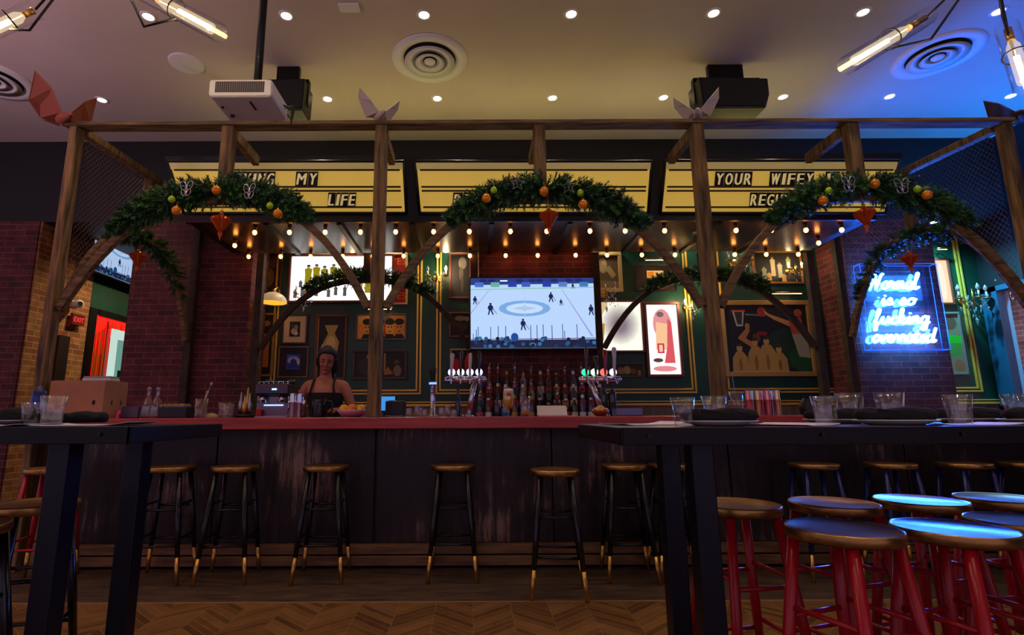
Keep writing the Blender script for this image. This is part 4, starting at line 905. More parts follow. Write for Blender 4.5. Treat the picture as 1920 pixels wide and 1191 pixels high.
def tv(lab, wd, ht, loc, rz, e, rx=0):
    t = thing('television', lab, 'television', loc, rz); t.rotation_euler = (rx, 0, rz)
    m = MB(); m.box((0, .03, ht/2), (wd, .05, ht)); obj('casing', m, BLKP, t, bevel=.005)
    base, sh = ice(e); m, ms = shapes_mesh(wd-.03, ht-.035, sh, base, e, .003); m.v = [(x, y, z+.02) for x, y, z in m.v]; obj('screen', m, ms, t)
    m = MB(); m.box((0, .115, ht/2), (.5, .12, .3)); obj('wall_mount', m, BLK, t); return t
ty = BACKF_Y-.10; a = PY(880, 590, ty); b_ = PY(1118, 590, ty); zt_ = PY(1000, 519, ty).z; zb_ = PY(1000, 656, ty).z
tv('large flat television showing an ice hockey game above the bottles', b_.x-a.x, zt_-zb_, ((a.x+b_.x)/2, ty, zb_), 0, 1.0)
p0 = PX(165, 507, LX+.12); p1 = PX(245, 532, LX+.12); L_ = p1.y-p0.y+.35
tv('flat television showing ice hockey on the far left side wall', 1.25, .74, (LX+.16, p0.y+.62, p0.z), D2R(90), .8)
# red window with artwork on the left wall
y0 = PX(174, 640, LX).y; y1 = PX(236, 640, LX).y+.5
t = thing('lit_window_display', 'red lit window display on the left wall behind the arch', 'window display', (LX+.01, (y0+y1)/2, 1.15), D2R(90))
wd = y1-y0; m = MB(); m.box((0, 0, .66), (wd, .02, 1.32)); obj('red_backdrop', m, mat('red glowing backdrop', (150, 8, 8), .6, emit=1.1, ecol=(240, 14, 8)), t)
m = MB(); r = random.Random(3)
for k in range(70):
    x = -wd/2+wd*k/70; m.mat(r.choice((0, 1, 2, 0, 1))); h = r.uniform(.75, 1.28); m.box((x+r.uniform(-.005, .005), -.02-.01*r.random(), h/2), (r.uniform(.008, .02), .006, h))
obj('tinsel_curtain', m, [mat('red tinsel', (235, 40, 26), .3, .3), mat('bronze tinsel', (190, 120, 40), .3, .4), mat('dark tinsel', (30, 16, 10), .4, .5)], t)
qx = PX(222, 640, LX).y-(y0+y1)/2
m = MB(); m.box((qx, -.05, .62), (.5, .02, 1.1)); m.mat(1); m.box((qx+.05, -.062, .6), (.34, .006, .86)); m.mat(2); m.box((qx+.05, -.066, .45), (.22, .004, .3)); obj('inner_poster', m, [cm((200, 225, 215), .95), cm((130, 190, 175), .6), cm((40, 50, 50), .1)], t)
ex = PX(139, 596, LX); t = thing('exit_sign', 'small red lit exit sign on the tan brick wall', 'exit sign', (LX+.06, ex.y, ex.z-.09), D2R(90))
m = MB(); t.scale = (.7, .7, .7); m.box((0, .02, .09), (.30, .05, .2)); obj('sign_box', m, mat('dark red sign box', (70, 10, 14), .5, emit=.15, ecol=(150, 10, 16)), t); words_on(t, 'EXIT', (255, 60, 50), 0, .045, .125, 1.6, -.008)
cmr = PX(143, 571, LX+.12); t = thing('security_camera', 'white security camera above the exit sign', 'camera', (LX+.12, cmr.y, cmr.z), D2R(60))
m = MB(); m.lathe([(.001, -.1), (.045, -.095), (.05, .08), (.04, .1), (.001, .1)], 14, M=Euler((PI/2, 0, 0)).to_matrix()); obj('camera_body', m, WHITE, t)
m = MB(); m.cyl((0, -.1, 0), (0, -.105, 0), .03); obj('camera_lens', m, BLKP, t); m = MB(); m.tube([(0, .05, .04), (-.05, .09, .06), (-.11, .05, .05)], .012, 8); obj('mount', m, WHITE, t)

# neon sign
NEON = mat('blue white neon tube', (120, 190, 255), .3, emit=NEON_E, ecol=(52, 150, 255)); ACR_ = mat('edge lit acrylic', (90, 150, 255), .2, emit=1.5, ecol=(30, 90, 255))
CLR = bpy.data.materials.new('clear acrylic'); CLR.use_nodes = True; n, l = CLR.node_tree.nodes, CLR.node_tree.links; n.remove(n['Principled BSDF'])
tr_ = n.new('ShaderNodeBsdfTransparent'); tr_.inputs[0].default_value = (.9, .93, 1, 1); gl = n.new('ShaderNodeBsdfGlossy'); gl.inputs['Roughness'].default_value = .1; mxs = n.new('ShaderNodeMixShader'); mxs.inputs[0].default_value = .07
l.new(tr_.outputs[0], mxs.inputs[1]); l.new(gl.outputs[0], mxs.inputs[2]); l.new(mxs.outputs[0], n['Material Output'].inputs[0])
ny = PIL_Y-.09; a = PY(1619, 577, ny); b_ = PY(1765, 577, ny); zt_ = PY(1680, 496, ny).z; zb_ = PY(1700, 656, ny).z; nw = b_.x-a.x; nh = zt_-zb_
ns_ = thing('neon_sign', 'blue neon script sign on the right brick pillar reading Normal is so fucking overrated', 'neon sign', ((a.x+b_.x)/2, ny, zb_))
m = MB(); m.box((0, .07, nh/2), (nw, .006, nh)); m.box((0, -.03, nh/2), (nw, .005, nh)); obj('acrylic_box', m, CLR, ns_)
m = MB()
for yy in (.07, -.03): m.tube([(-nw/2, yy, 0), (nw/2, yy, 0), (nw/2, yy, nh), (-nw/2, yy, nh)], .005, 4, closed=True)
for sx, sz in ((-1, 0), (1, 0), (1, 1), (-1, 1)): m.tube([(sx*nw/2, -.03, sz*nh), (sx*nw/2, .07, sz*nh)], .004, 4)
obj('box_edge', m, ACR_, ns_)
GL = {  # script letters as pen strokes: width, list of strokes, x-height 1
 'N': (1.7, [[(0, .1), (.15, 0), (.4, .9), (.55, 2)], [(.55, 2), (.8, 1.2), (1.0, 0)], [(1.0, 0), (1.2, 1.0), (1.45, 2.0), (1.7, 1.95)]]),
 'o': (.9, [[(.8, .85), (.5, 1), (.15, .7), (.1, .25), (.4, 0), (.75, .25), (.8, .7), (.6, .95), (1.0, .8)]]),
 'r': (.8, [[(0, .2), (.2, .9), (.3, 1.05), (.35, .85), (.6, .9), (.6, .4), (.65, .05), (.95, .2)]]),
 'm': (1.5, [[(0, .3), (.15, 1), (.2, 0)], [(.2, .3), (.45, 1), (.6, .8), (.6, 0)], [(.6, .3), (.9, 1), (1.05, .8), (1.1, .1), (1.5, .25)]]),
 'a': (1.0, [[(.75, .85), (.4, 1), (.1, .6), (.15, .1), (.45, 0), (.75, .5), (.8, 1)], [(.8, 1), (.75, .2), (.9, 0), (1.15, .25)]]),
 'l': (.7, [[(0, .2), (.3, 1.2), (.5, 2), (.3, 2.1), (.2, 1.2), (.25, .1), (.45, 0), (.8, .25)]]),
 'i': (.5, [[(0, .3), (.2, 1), (.2, .15), (.35, 0), (.6, .25)], [(.26, 1.4), (.28, 1.5)]]),
 's': (.8, [[(0, .2), (.4, 1.05), (.6, .5), (.45, .05), (.15, .1)], [(.45, .05), (.8, .25)]]),
 'f': (.8, [[(0, .2), (.4, 1.3), (.5, 2), (.3, 2.0), (.2, 1), (.15, -.8), (.35, -.9), (.4, -.1), (.8, .25)]]),
 'u': (1.1, [[(0, .4), (.15, 1), (.15, .2), (.4, 0), (.7, .4), (.8, 1)], [(.8, 1), (.8, .15), (1.15, .25)]]),
 'c': (.85, [[(.7, .8), (.45, 1), (.1, .6), (.15, .1), (.5, 0), (.9, .3)]]),
 'k': (1.0, [[(0, .2), (.35, 1.4), (.4, 2.05), (.2, 1.9), (.15, 0)], [(.15, .4), (.6, 1), (.55, .6), (.2, .5), (.7, 0), (1.0, .25)]]),
 'n': (1.1, [[(0, .3), (.15, 1), (.2, 0)], [(.2, .3), (.5, 1), (.7, .8), (.7, .1), (1.1, .25)]]),
 'g': (1.0, [[(.75, .85), (.4, 1), (.1, .6), (.15, .1), (.5, 0), (.75, .6), (.8, 1), (.7, -.7), (.4, -.95), (.2, -.6), (1.0, .2)]]),
 'v': (.9, [[(0, .4), (.15, 1), (.3, 0), (.7, .8), (.75, 1), (.95, .85)]]),
 'e': (.8, [[(.1, .4), (.6, .7), (.45, 1), (.15, .7), (.15, .15), (.45, 0), (.85, .3)]]),
 't': (.7, [[(0, .3), (.25, 1.5), (.2, .2), (.4, 0), (.75, .25)], [(0, 1.05), (.6, 1.1)]]),
 'd': (1.1, [[(.75, .85), (.4, 1), (.1, .6), (.15, .1), (.45, 0), (.8, .6), (1.0, 2.0)], [(.95, 1.8), (.8, .2), (.95, 0), (1.2, .25)]]), ' ': (.7, [])}
def neon_line(txt, x0, x1, zb, xh):
    tot = sum(GL[c][0] for c in txt); k = (x1-x0)/tot; x = x0
    m = MB()
    for c in txt:
        wd_, st = GL[c]
        for s in st:
            P = [(x+u*k+v*xh*.28, .02, zb+v*xh) for u, v in s]
            m.tube(smooth_path(P, 3), .0135, 6)
        x += wd_*k
    return obj('neon_word', m, NEON, ns_)
def nx(px, py): p = PY(px, py, ny); return p.x-ns_.location.x, p.z-ns_.location.z
for txt, xa, xb, yb, hh in (('Normal', 1631, 1724, 541, 14), ('is so', 1655, 1718, 571, 12), ('fucking', 1641, 1745, 606, 13), ('overrated', 1638, 1756, 641, 13)):
    u0, z_ = nx(xa, yb); u1, _ = nx(xb, yb); neon_line(txt, u0, u1, z_, hh*.0061)
for zz in (.25, .75): lamp('neon_back_glow', 'AREA', (0, .015, nh*zz), 5, (.02, .22, 1), ns_, shape='RECTANGLE', size=nw*.8, size_y=.3).rotation_euler = (PI/2, 0, 0)
for zz in (.18, .4, .62, .82): lamp('neon_glow', 'AREA', (0, -.005, nh*zz), 30, (.01, .05, 1), ns_, shape='RECTANGLE', size=nw*.75, size_y=.05).rotation_euler = (-PI/2, 0, 0)
m = MB(); m.tube(smooth_path([(nw/2-.1, .05, .05), (nw/2-.15, .08, .25), (nw/2-.12, .08, .55), (nw/2-.22, .07, .7)], 4), .004, 5); obj('cable', m, BLKP, ns_)

# ================================================================== WALL LAMPS
CRY = mat('crystal', (235, 235, 245), .08, 0, trans=.6, ior=1.5); CANDLE = mat('candle bulb glow', (255, 225, 170), .4, emit=45, ecol=(255, 200, 120)); CWAX = mat('ivory candle sleeve', (225, 215, 190), .5)
def crystal(mb, c, s):
    c = Vector(c); mb.add([c+Vector(p)*s for p in ((0, 0, 1), (.45, 0, .2), (0, .45, .2), (-.45, 0, .2), (0, -.45, .2), (0, 0, -1.3))], ((0, 1, 2), (0, 2, 3), (0, 3, 4), (0, 4, 1), (5, 2, 1), (5, 3, 2), (5, 4, 3), (5, 1, 4)))
def sconce(px, py, lab, s=1.0, arms=((-.09, 0), (.09, 0)), lit=(), seed=1, watts=3, Y=None):
    Y = Y or WALL_Y-.16; p = PY(px, py, Y); r_ = random.Random(seed)
    t = thing('crystal_sconce', lab, 'wall lamp', p, 0, 'crystal wall lamps')
    m = MB(); m.lathe([(.001, .0), (.05, .0), (.06, .012), (.03, .02), (.001, .022)], 16, (0, WALL_Y-Y, .04), M=Euler((PI/2, 0, 0)).to_matrix()); m.tube([(0, WALL_Y-Y-.01, .04), (0, .04, .01), (0, 0, .05)], .007, 6); m.cyl((0, 0, -.05), (0, 0, .1*s), .009); obj('bracket', m, BRASS, t)
    for i, (ax_, ay_) in enumerate(arms):
        ax_ *= s; m = MB(); m.tube(smooth_path([(0, ay_, 0), (ax_*.5, ay_, -.03*s), (ax_, ay_, .02*s)], 4), .005, 6); m.lathe([(.004, 0), (.028*s, .008), (.03*s, .014), (.004, .01)], 12, (ax_, ay_, .02*s)); obj('arm', m, BRASS, t)
        m = MB(); m.cyl((ax_, ay_, .03*s), (ax_, ay_, .075*s), .010); obj('candle_sleeve', m, CWAX, t)
        m = MB(); m.lathe([(.004, 0), (.013*s, .018*s), (.012*s, .032*s), (.001, .055*s)], 10, (ax_, ay_, .075*s)); obj('candle_bulb', m, CANDLE if i in lit else CRY, t)
        if i in lit: lamp('candle_light', 'POINT', (ax_, ay_-.04, .1*s), watts, (1, .75, .42), t, shadow_soft_size=.02)
    m = MB()
    for k in range(46):
        a = r_.uniform(0, 2*PI); rr = r_.uniform(.02, .11)*s; crystal(m, (rr*math.cos(a), rr*math.sin(a)*.7, r_.uniform(-.11, .06)*s), r_.uniform(.008, .014)*s)
    for ax_, ay_ in arms: crystal(m, (ax_*s, ay_, -.05*s), .02*s)
    crystal(m, (0, 0, -.14*s), .03*s); o = obj('crystal_drops', m, CRY, t); o['kind'] = 'stuff'; return t
sconce(819, 522, 'crystal wall lamp with one bright lit bulb left of the television', 1.25, lit=(1,), seed=1, watts=6)
sconce(1136, 552, 'unlit crystal wall lamp at the right edge of the television', 1.3, seed=2)
sconce(1298, 578, 'crystal wall lamp with two warm bulbs beside the right middle post', .9, lit=(0, 1), seed=3, watts=4)
sconce(570, 556, 'unlit crystal lamp in front of the large bright picture', 1.1, seed=4)
sconce(681, 520, 'tall crystal lamp behind the left middle post', 1.5, lit=(0,), seed=5, watts=3)
sconce(1388, 494, 'crystal lamp high on the wall right of the right middle post', 1.5, seed=6)
sconce(1492, 508, 'small crystal lamp below the high crowded picture', .9, lit=(0, 1), seed=8, watts=1.5)
sconce(1826, 566, 'green tinted crystal wall lamp on the green wall right of the neon sign', 1.7, arms=((-.1, 0), (.1, 0), (0, -.08)), seed=7)
sconce(1888, 543, 'clear crystal lamp in front of the window at the right', 1.2, seed=9, Y=WALL_Y-.2)
dp = PY(512, 568, 6.25); t = thing('dome_lamp', 'white ribbed glass dome lamp glowing yellow underneath beside the left pillar', 'lamp', dp)
m = MB(); vs = []; k = 32
for i in range(9):
    a = i/8*PI/2
    for q in range(k): rr = .155*math.cos(a)*(1 if q % 4 else .95)+.004; vs.append((rr*math.cos(2*PI*q/k), rr*math.sin(2*PI*q/k), .13*math.sin(a)))
m.add(vs, [(i*k+q, i*k+(q+1) % k, (i+1)*k+(q+1) % k, (i+1)*k+q) for i in range(8) for q in range(k)], True); obj('lamp_shade', m, mat('milky ribbed glass', (200, 186, 160), .4, emit=.25, ecol=(255, 220, 160)), t)
m = MB(); m.lathe([(.001, .004), (.148, .004)], 32); obj('glowing_diffuser', m, mat('yellow lamp diffuser', (255, 190, 60), .5, emit=1.2, ecol=(255, 180, 50)), t)
m = MB(); m.cyl((0, 0, .125), (0, 0, .17), .02); m.tube([(0, 0, .16), (0, .12, .22), (0, WALL_Y-6.25, .2)], .008, 6); obj('bracket', m, BRASS, t)

# ================================================================== BOTTLES ON THE BACK COUNTER
t = thing('bottle_shelf', 'stepped dark shelf holding the bottles below the television', 'shelf', (.55, 5.75, BACK_Z))
STEP = ((5.60, 0.0), (5.73, .14), (5.86, .29))
for y, h in STEP:
    m = MB(); m.b2((PY(884, 700, y).x-.55, y-.06-5.75, 0), (PY(1133, 700, y).x-.55, y+.06-5.75, max(h, .012))); obj('step', m, mat('dark shelf', (26, 18, 16), .5), t)
PROF = [[(.001, 0), (.036, 0), (.037, .01), (.037, .17), (.030, .2), (.014, .225), (.013, .29), (.015, .295), (.015, .31), (.001, .312)],
        [(.001, 0), (.033, 0), (.034, .01), (.034, .14), (.028, .19), (.015, .24), (.012, .30), (.014, .305), (.014, .33), (.001, .332)],
        [(.001, 0), (.042, 0), (.043, .01), (.043, .12), (.040, .15), (.015, .17), (.013, .22), (.018, .224), (.018, .25), (.001, .252)],
        [(.001, 0), (.030, 0), (.031, .01), (.034, .16), (.030, .19), (.013, .22), (.012, .27), (.014, .272), (.014, .295), (.001, .297)]]
BCOL = [('amber', (90, 46, 18)), ('clear', (128, 122, 130)), ('dark green', (14, 40, 26)), ('black', (16, 14, 18)), ('brown', (52, 28, 18)), ('purple tinted', (70, 52, 84))]
LCOL = [('cream', (200, 188, 160)), ('red', (150, 26, 24)), ('white', (205, 205, 210)), ('blue', (36, 90, 160)), ('gold', (176, 136, 56)), ('pink', (190, 60, 110)), ('black', (24, 22, 24))]
BG = [mat('bottle glass '+nm_, c_, .12, 0, coat=.5) for nm_, c_ in BCOL]; LG = [mat('bottle label '+nm_, c_, .6) for nm_, c_ in LCOL]
protos = {}
def bottle(kind, gi, li, loc, lab, grp='bottles on the stepped shelf'):
    if (kind, gi, li) not in protos:
        t = thing('liquor_bottle', lab, 'bottle', loc, 0, grp); P = PROF[kind]; r0 = max(p[0] for p in P)
        m = MB(); m.lathe(P[:-3], 16); obj('bottle_glass', m, BG[gi], t)
        m = MB(); m.lathe([(r0+.0008, .04), (r0+.0008, .115)], 16); obj('paper_label', m, LG[li], t); m = MB(); m.lathe([(P[-5][0]+.003, P[-5][1]+.02), (P[-4][0]+.002, P[-4][1]-.01)], 12); obj('neck_band', m, LG[li], t)
        m = MB(); m.lathe(P[-4:], 12); m.tube([(0, 0, P[-1][1]), (0, 0, P[-1][1]+.018), (.012, 0, P[-1][1]+.04)], [.006, .0045, .003], 6); obj('pourer', m, STEEL if li % 2 else BLKP, t)
        protos[(kind, gi, li)] = t; return t
    return dup(protos[(kind, gi, li)], loc, 0, lab, grp)
ORD = ('first', 'second', 'third', 'fourth', 'fifth', 'sixth', 'seventh', 'eighth', 'ninth', 'tenth', 'eleventh', 'twelfth', 'thirteenth', 'fourteenth', 'fifteenth', 'sixteenth', 'seventeenth', 'eighteenth')
rb = random.Random(12)
for ri, (y, h) in enumerate(STEP):
    x0 = PY(892+ri*2, 700, y).x+.04; x1 = PY(1122, 700, y).x; n_ = 15
    for i in range(n_):
        kd = rb.choice((0, 1, 0, 3, 2) if ri < 2 else (0, 1, 1, 3)); gi = rb.randrange(6); li = rb.randrange(7)
        bottle(kd, gi, li, (x0+(x1-x0)*i/(n_-1)+rb.uniform(-.006, .006), y+rb.uniform(-.008, .008), BACK_Z+max(h, .012)), '%s liquor bottle with %s label, %s from left in the %s row' % (BCOL[gi][0], LCOL[li][0], ORD[i], ('front', 'middle', 'rear')[ri]))

# ================================================================== BEER TAPS
MED = {c_: mat('lit tap medallion '+c_, v_, .3, emit=e_) for c_, v_, e_ in (('white', (215, 222, 255), 1.3), ('green', (60, 230, 170), 1.2), ('red', (255, 110, 100), 1.2), ('pale', (215, 250, 225), 1.3))}
def taps(px0, px1, Y, lab, cols, hand, lean):
    a = PY(px0, 712, Y); b_ = PY(px1, 712, Y); wd = b_.x-a.x; cx = (a.x+b_.x)/2; zr = a.z-BAR_Z
    t = thing('beer_tap_tower', lab, 'beer taps', (cx, Y, BAR_Z), 0, 'beer tap towers on the bar')
    m = MB(); m.cyl((-wd/2, 0, zr), (wd/2, 0, zr), .026, n=16); m.ball((-wd/2, 0, zr), .026, 12); m.ball((wd/2, 0, zr), .026, 12); obj('tap_rail', m, CHROME, t)
    m = MB(); m.tube([(lean[0], 0, .01), (lean[1], 0, zr-.02)], .024, 14); m.lathe([(.001, 0), (.055, 0), (.05, .012), (.001, .014)], 20, (lean[0], 0, 0)); obj('column', m, CHROME, t)
    for i, c_ in enumerate(cols):
        x = -wd/2+wd*(i+.5)/len(cols)
        m = MB(); m.tube(smooth_path([(x, -.02, zr), (x, -.075, zr-.005), (x, -.09, zr-.045)], 3), .008, 8); m.cyl((x, -.03, zr), (x, -.03, zr+.05), .011); sp_ = obj('spout', m, CHROME, t)
        m = MB(); m.lathe([(.001, .004), (.029, .003), (.031, 0), (.031, -.012), (.001, -.012)], 20, (x, .012, zr+.062), M=Euler((PI/2, 0, 0)).to_matrix()); obj('medallion', m, MED[c_], t)
        hc, hh, fl_ = hand[i]; m = MB(); m.tube([(x, -.03, zr+.045), (x, -.03, zr+.09), (x+.004, -.028, zr+.10+hh*.5), (x+.006, -.026, zr+.1+hh)], [.007, .012, .015, .02 if fl_ else .012], 12); m.ball((x+.006, -.026, zr+.1+hh), .02 if fl_ else .012, 10); obj('tap_handle', m, mat('tap handle %d' % i+c_+str(hc), hc, .25), t)
    return t
taps(838, 907, 4.48, 'chrome beer tap tower with four white lit medallions left of the bottles', ('white', 'white', 'white', 'white'), (((196, 186, 200), .10, 1), ((60, 26, 34), .13, 0), ((190, 190, 196), .11, 0), ((26, 26, 32), .12, 0)), (.02, .08))
taps(1090, 1160, 4.48, 'chrome beer tap tower with green, white and red lit medallions right of the bottles', ('green', 'pale', 'red', 'white'), (((60, 56, 60), .16, 0), ((30, 28, 34), .08, 1), ((150, 16, 40), .13, 1), ((190, 180, 200), .15, 1)), (.02, -.08))
p = PY(811, 780, 4.45); t = thing('single_beer_tap', 'slim chrome beer column with a black handle and blue glow', 'beer tap', (p.x, 4.45, BAR_Z))
m = MB(); m.lathe([(.001, 0), (.045, 0), (.045, .012), (.022, .018), (.020, .25), (.03, .26), (.03, .285), (.001, .29)], 20); obj('column', m, CHROME, t)
m = MB(); m.lathe([(.014, .29), (.018, .33), (.030, .37), (.032, .40), (.001, .405)], 16); obj('tap_handle', m, BLKP, t)
m = MB(); m.lathe([(.031, .264), (.0315, .28)], 20); obj('glow_ring', m, mat('blue glow ring', (90, 130, 255), .4, emit=3), t)
m = MB(); m.tube(smooth_path([(0, -.02, .24), (0, -.08, .235), (0, -.09, .19)], 3), .008, 8); obj('spout', m, CHROME, t)

# ================================================================== SMALL THINGS ON THE BAR
def on(px, Y, z=BAR_Z): p = PY(px, 780, Y); return (p.x, Y, z)
WGL = thin_glass('drinking glass', .12, .8, .07)
CARD = noise_mat('brown cardboard', (172, 122, 88), (182, 132, 96), (1, 1, 1), 6, .85); HOLE = mat('dark hole', (40, 14, 22), .9)
a = PY(89, 750, 4.12).x; b_ = PY(192, 750, 4.12).x; hz = PY(140, 714, 4.12).z-BAR_Z
t = thing('cardboard_box', 'brown cardboard box with round holes at the left end of the bar', 'box', ((a+b_)/2, 4.27, BAR_Z)); wd = b_-a
m = MB(); m.box((0, 0, hz/2), (wd, .28, hz)); m.mat(1)
m.poly([(wd*.33+.013*math.cos(q*PI/6), -.1405, hz*.42+.02*math.sin(q*PI/6)) for q in range(12)])
for yy in (-.04, .07): m.poly([(wd/2+.0006, yy+.008*math.cos(q*PI/6), hz*.42+.02*math.sin(q*PI/6)) for q in range(12)])
obj('box_body', m, [CARD, HOLE], t)
m = MB(); m.box((0, -.06, hz+.002), (wd*.99, .13, .003)); m.box((0, .07, hz+.003), (wd*.99, .13, .003)); obj('top_flaps', m, CARD, t)
m = MB(); m.box((0, 0, .02), (.012, .012, .04)); m.box((.006, 0, .045), (.02, .006, .03), (0, .5, 0)); o = obj('pink_clip', m, mat('bright pink plastic', (250, 20, 150), .5), loc=on(221, 4.12)); tag(o, 'tiny bright pink clip at the corner of the cardboard box', 'clip')
m = MB(); wb = .16; m.box((0, 0, .03), (.2, .16, .06)); m.mat(1); m.box((0, 0, .0615), (.19, .15, .003)); o = obj('white_container', m, [WHITE, mat('lid grey', (170, 160, 165), .5)], loc=(on(187, 4.5)[0], 4.5, BAR_Z+0), bevel=.008)
o.location = (on(182, 4.62)[0], 4.62, BAR_Z); o.scale = (1.2, .8, 5.6); tag(o, 'tall white container behind the cardboard box', 'container')
def carafe(px, Y, lab):
    t = thing('glass_decanter', lab, 'decanter', on(px, Y), 0, 'glass decanters at the left of the bar')
    m = MB(); m.lathe([(.001, .002), (.05, .003), (.055, .02), (.05, .1), (.03, .14), (.016, .17), (.015, .215), (.019, .225), (.017, .225), (.013, .215), (.014, .17), (.028, .138), (.048, .1), (.052, .02), (.001, .008)], 20); obj('glass_body', m, WGL, t)
    m = MB(); m.lathe([(.001, .222), (.013, .222), (.016, .24), (.001, .245)], 12); obj('stopper', m, CRY, t); return t
carafe(275, 4.3, 'left one of two glass decanters beside the cardboard box'); carafe(292, 4.32, 'right one of two glass decanters beside the cardboard box')
def tray(px, Y, sx, sy, h, mt, lab, name='bar_tray', cat='tray'):
    m = MB(); w_ = .006; m.box((0, 0, w_/2), (sx, sy, w_)); m.box((0, -sy/2+w_/2, h/2), (sx, w_, h)); m.box((0, sy/2-w_/2, h/2), (sx, w_, h)); m.box((-sx/2+w_/2, 0, h/2), (w_, sy-2*w_, h)); m.box((sx/2-w_/2, 0, h/2), (w_, sy-2*w_, h))
    o = obj(name, m, mt, loc=on(px, Y)); tag(o, lab, cat); return o
tray(254, 4.38, .13, .16, .09, mat('smoky plastic', (86, 76, 104), .3), 'smoky plastic bin left of the glass decanters', 'plastic_bin', 'bin')
tray(332, 4.3, .22, .16, .085, BLKP, 'black condiment tray between decanters and utensil jar', 'condiment_tray')
t = thing('garnish_caddy', 'clear sectioned garnish caddy behind the black tray', 'caddy', on(328, 4.5))
m = MB(); m.box((0, 0, .05), (.2, .12, .1)); obj('caddy_box', m, mat('pale blue plastic', (120, 130, 170), .3), t)
for i in range(4): m = MB(); m.box((-.075+.05*i, 0, .108), (.042, .1, .014)); obj('garnish', m, cm((210, 170, 90)), t)
t = thing('utensil_jar', 'glass jar with bar spoon and brush sticking out', 'jar', on(376, 4.25))
m = MB(); m.lathe([(.001, .001), (.045, .001), (.048, .01), (.05, .15), (.047, .15), (.045, .012), (.001, .01)], 20); obj('glass_jar', m, WGL, t)
m = MB(); m.tube([(-.02, 0, .015), (.06, 0, .25)], .003, 6); m.ball((.065, 0, .262), .012, 8, sz=1.6); obj('bar_spoon', m, STEEL, t)
m = MB(); m.tube([(.0, .01, .02), (.03, .01, .19)], .008, 8); m.ball((.034, .01, .2), .012, 8); obj('muddler', m, cm((190, 160, 110)), t)
m = MB(); m.lathe([(.001, 0), (.05, 0), (.045, .02), (.02, .035), (.001, .04)], 12, sx=1.3); o = obj('folded_cloth', m, noise_mat('yellow cloth', (170, 160, 90), (200, 190, 120), nscale=20, rough=.9), loc=on(396, 4.3)); tag(o, 'crumpled yellowish bar cloth beside the utensil jar', 'cloth')
def tumbler_mesh(r0, r1, h):
    m = MB(); pr = [(.001, .0), (r0, .0), (r0+.001, .004), (r0+(r1-r0)*.45, h*.45), (r1, h), (r1-.0025, h), (r0+(r1-r0)*.45-.004, h*.45), (r0-.003, .018), (.001, .016)]; k = 32; vs = []
    for j, (r_, z) in enumerate(pr):
        for q in range(k): f = 1 - (.09 if (q % 4 == 0 and j in (2, 3)) else 0); vs.append((r_*f*math.cos(2*PI*q/k), r_*f*math.sin(2*PI*q/k), z))
    m.add(vs, [(i*k+q, i*k+(q+1) % k, (i+1)*k+(q+1) % k, (i+1)*k+q) for i in range(len(pr)-1) for q in range(k)], True); return m
tg = None
def tumbler(loc, lab, grp, s=1.0, rz=0, flip=False):
    global tg
    if tg is None:
        tg = obj('drinking_glass', tumbler_mesh(.03, .042, .1), WGL, loc=loc); tag(tg, lab, 'glass', grp); o = tg
    else: o = dup(tg, loc, rz, lab, grp)
    o.scale = (s, s, s)
    if flip: o.rotation_euler = (PI, 0, rz); o.location = (loc[0], loc[1], loc[2]+.1*s)
    return o
for i, (px_, Y, s, fl_) in enumerate(((419, 4.3, 1.2, 0), (428, 4.45, 1.1, 0), (766, 4.2, .7, 1), (783, 4.3, .9, 1), (796, 4.2, .6, 1), (828, 4.25, .75, 1), (840, 4.4, .95, 1), (851, 4.2, .6, 1))):
    tumbler(on(px_, Y), ('taller drinking glass right of the utensil jar', 'drinking glass between utensil jar and espresso machine', 'low upturned glass beside the black printer', 'upturned glass left of the slim beer column', 'small upturned glass just left of the slim beer column', 'upturned glass right of the slim beer column', 'taller upturned glass before the left beer taps', 'small upturned glass before the left beer taps')[i], 'glasses on the bar counter', s, .2*i, fl_)
# metal jigger tools beside the pillar
t = thing('pour_bottle_caddy', 'cluster of metal pourers and golden bottles left of the espresso machine', 'bottle caddy', on(459, 4.45))
for i, (dx, dy, h, mt) in enumerate(((-.04, 0, .2, STEEL), (0, .03, .24, BRASS), (.035, -.01, .19, STEEL), (.01, -.045, .17, BRASS))):
    m = MB(); m.lathe([(.001, 0), (.02, 0), (.021, h*.5), (.008, h*.7), (.007, h*.85), (.004, h), (.001, h)], 12, (dx, dy, .01)); obj('bottle', m, mt, t)
m = MB(); m.lathe([(.001, 0), (.075, 0), (.078, .03), (.074, .03), (.072, .009), (.001, .009)], 20); obj('caddy_tray', m, BLKP, t)
# espresso machine on the back counter
e0 = PY(508, 780, 5.55); t = thing('espresso_machine', 'silver purple espresso machine behind the bar by the brick pillar', 'coffee machine', (e0.x, 5.72, BACK_Z))
EM = mat('purple grey steel', (150, 128, 150), .3, .7)
m = MB(); m.box((0, .03, .2), (.36, .28, .22)); m.box((0, -.02, .05), (.36, .38, .1)); obj('body', m, EM, t, bevel=.012)
m = MB(); m.box((0, -.02, .37), (.34, .36, .12)); obj('top_housing', m, mat('dark steel', (84, 72, 84), .3, .7), t, bevel=.02)
for x in (-.1, .1): m = MB(); m.cyl((x, -.15, .3), (x, -.15, .235), .035); m.tube([(x, -.18, .25), (x, -.27, .24)], .011, 8); obj('brew_group', m, CHROME, t)
m = MB(); m.box((0, -.115, .21), (.2, .006, .012)); m.box((.03, -.204, .37), (.05, .004, .018)); obj('display_light', m, mat('blue white display', (150, 200, 255), .4, emit=2.2), t)
m = MB(); m.box((-.13, -.15, .135), (.05, .05, .06)); obj('red_cup', m, cm((190, 30, 40)), t)
m = MB()
for i in range(7): m.box((-.15+.05*i, -.15, .432), (.006, .006, .03))
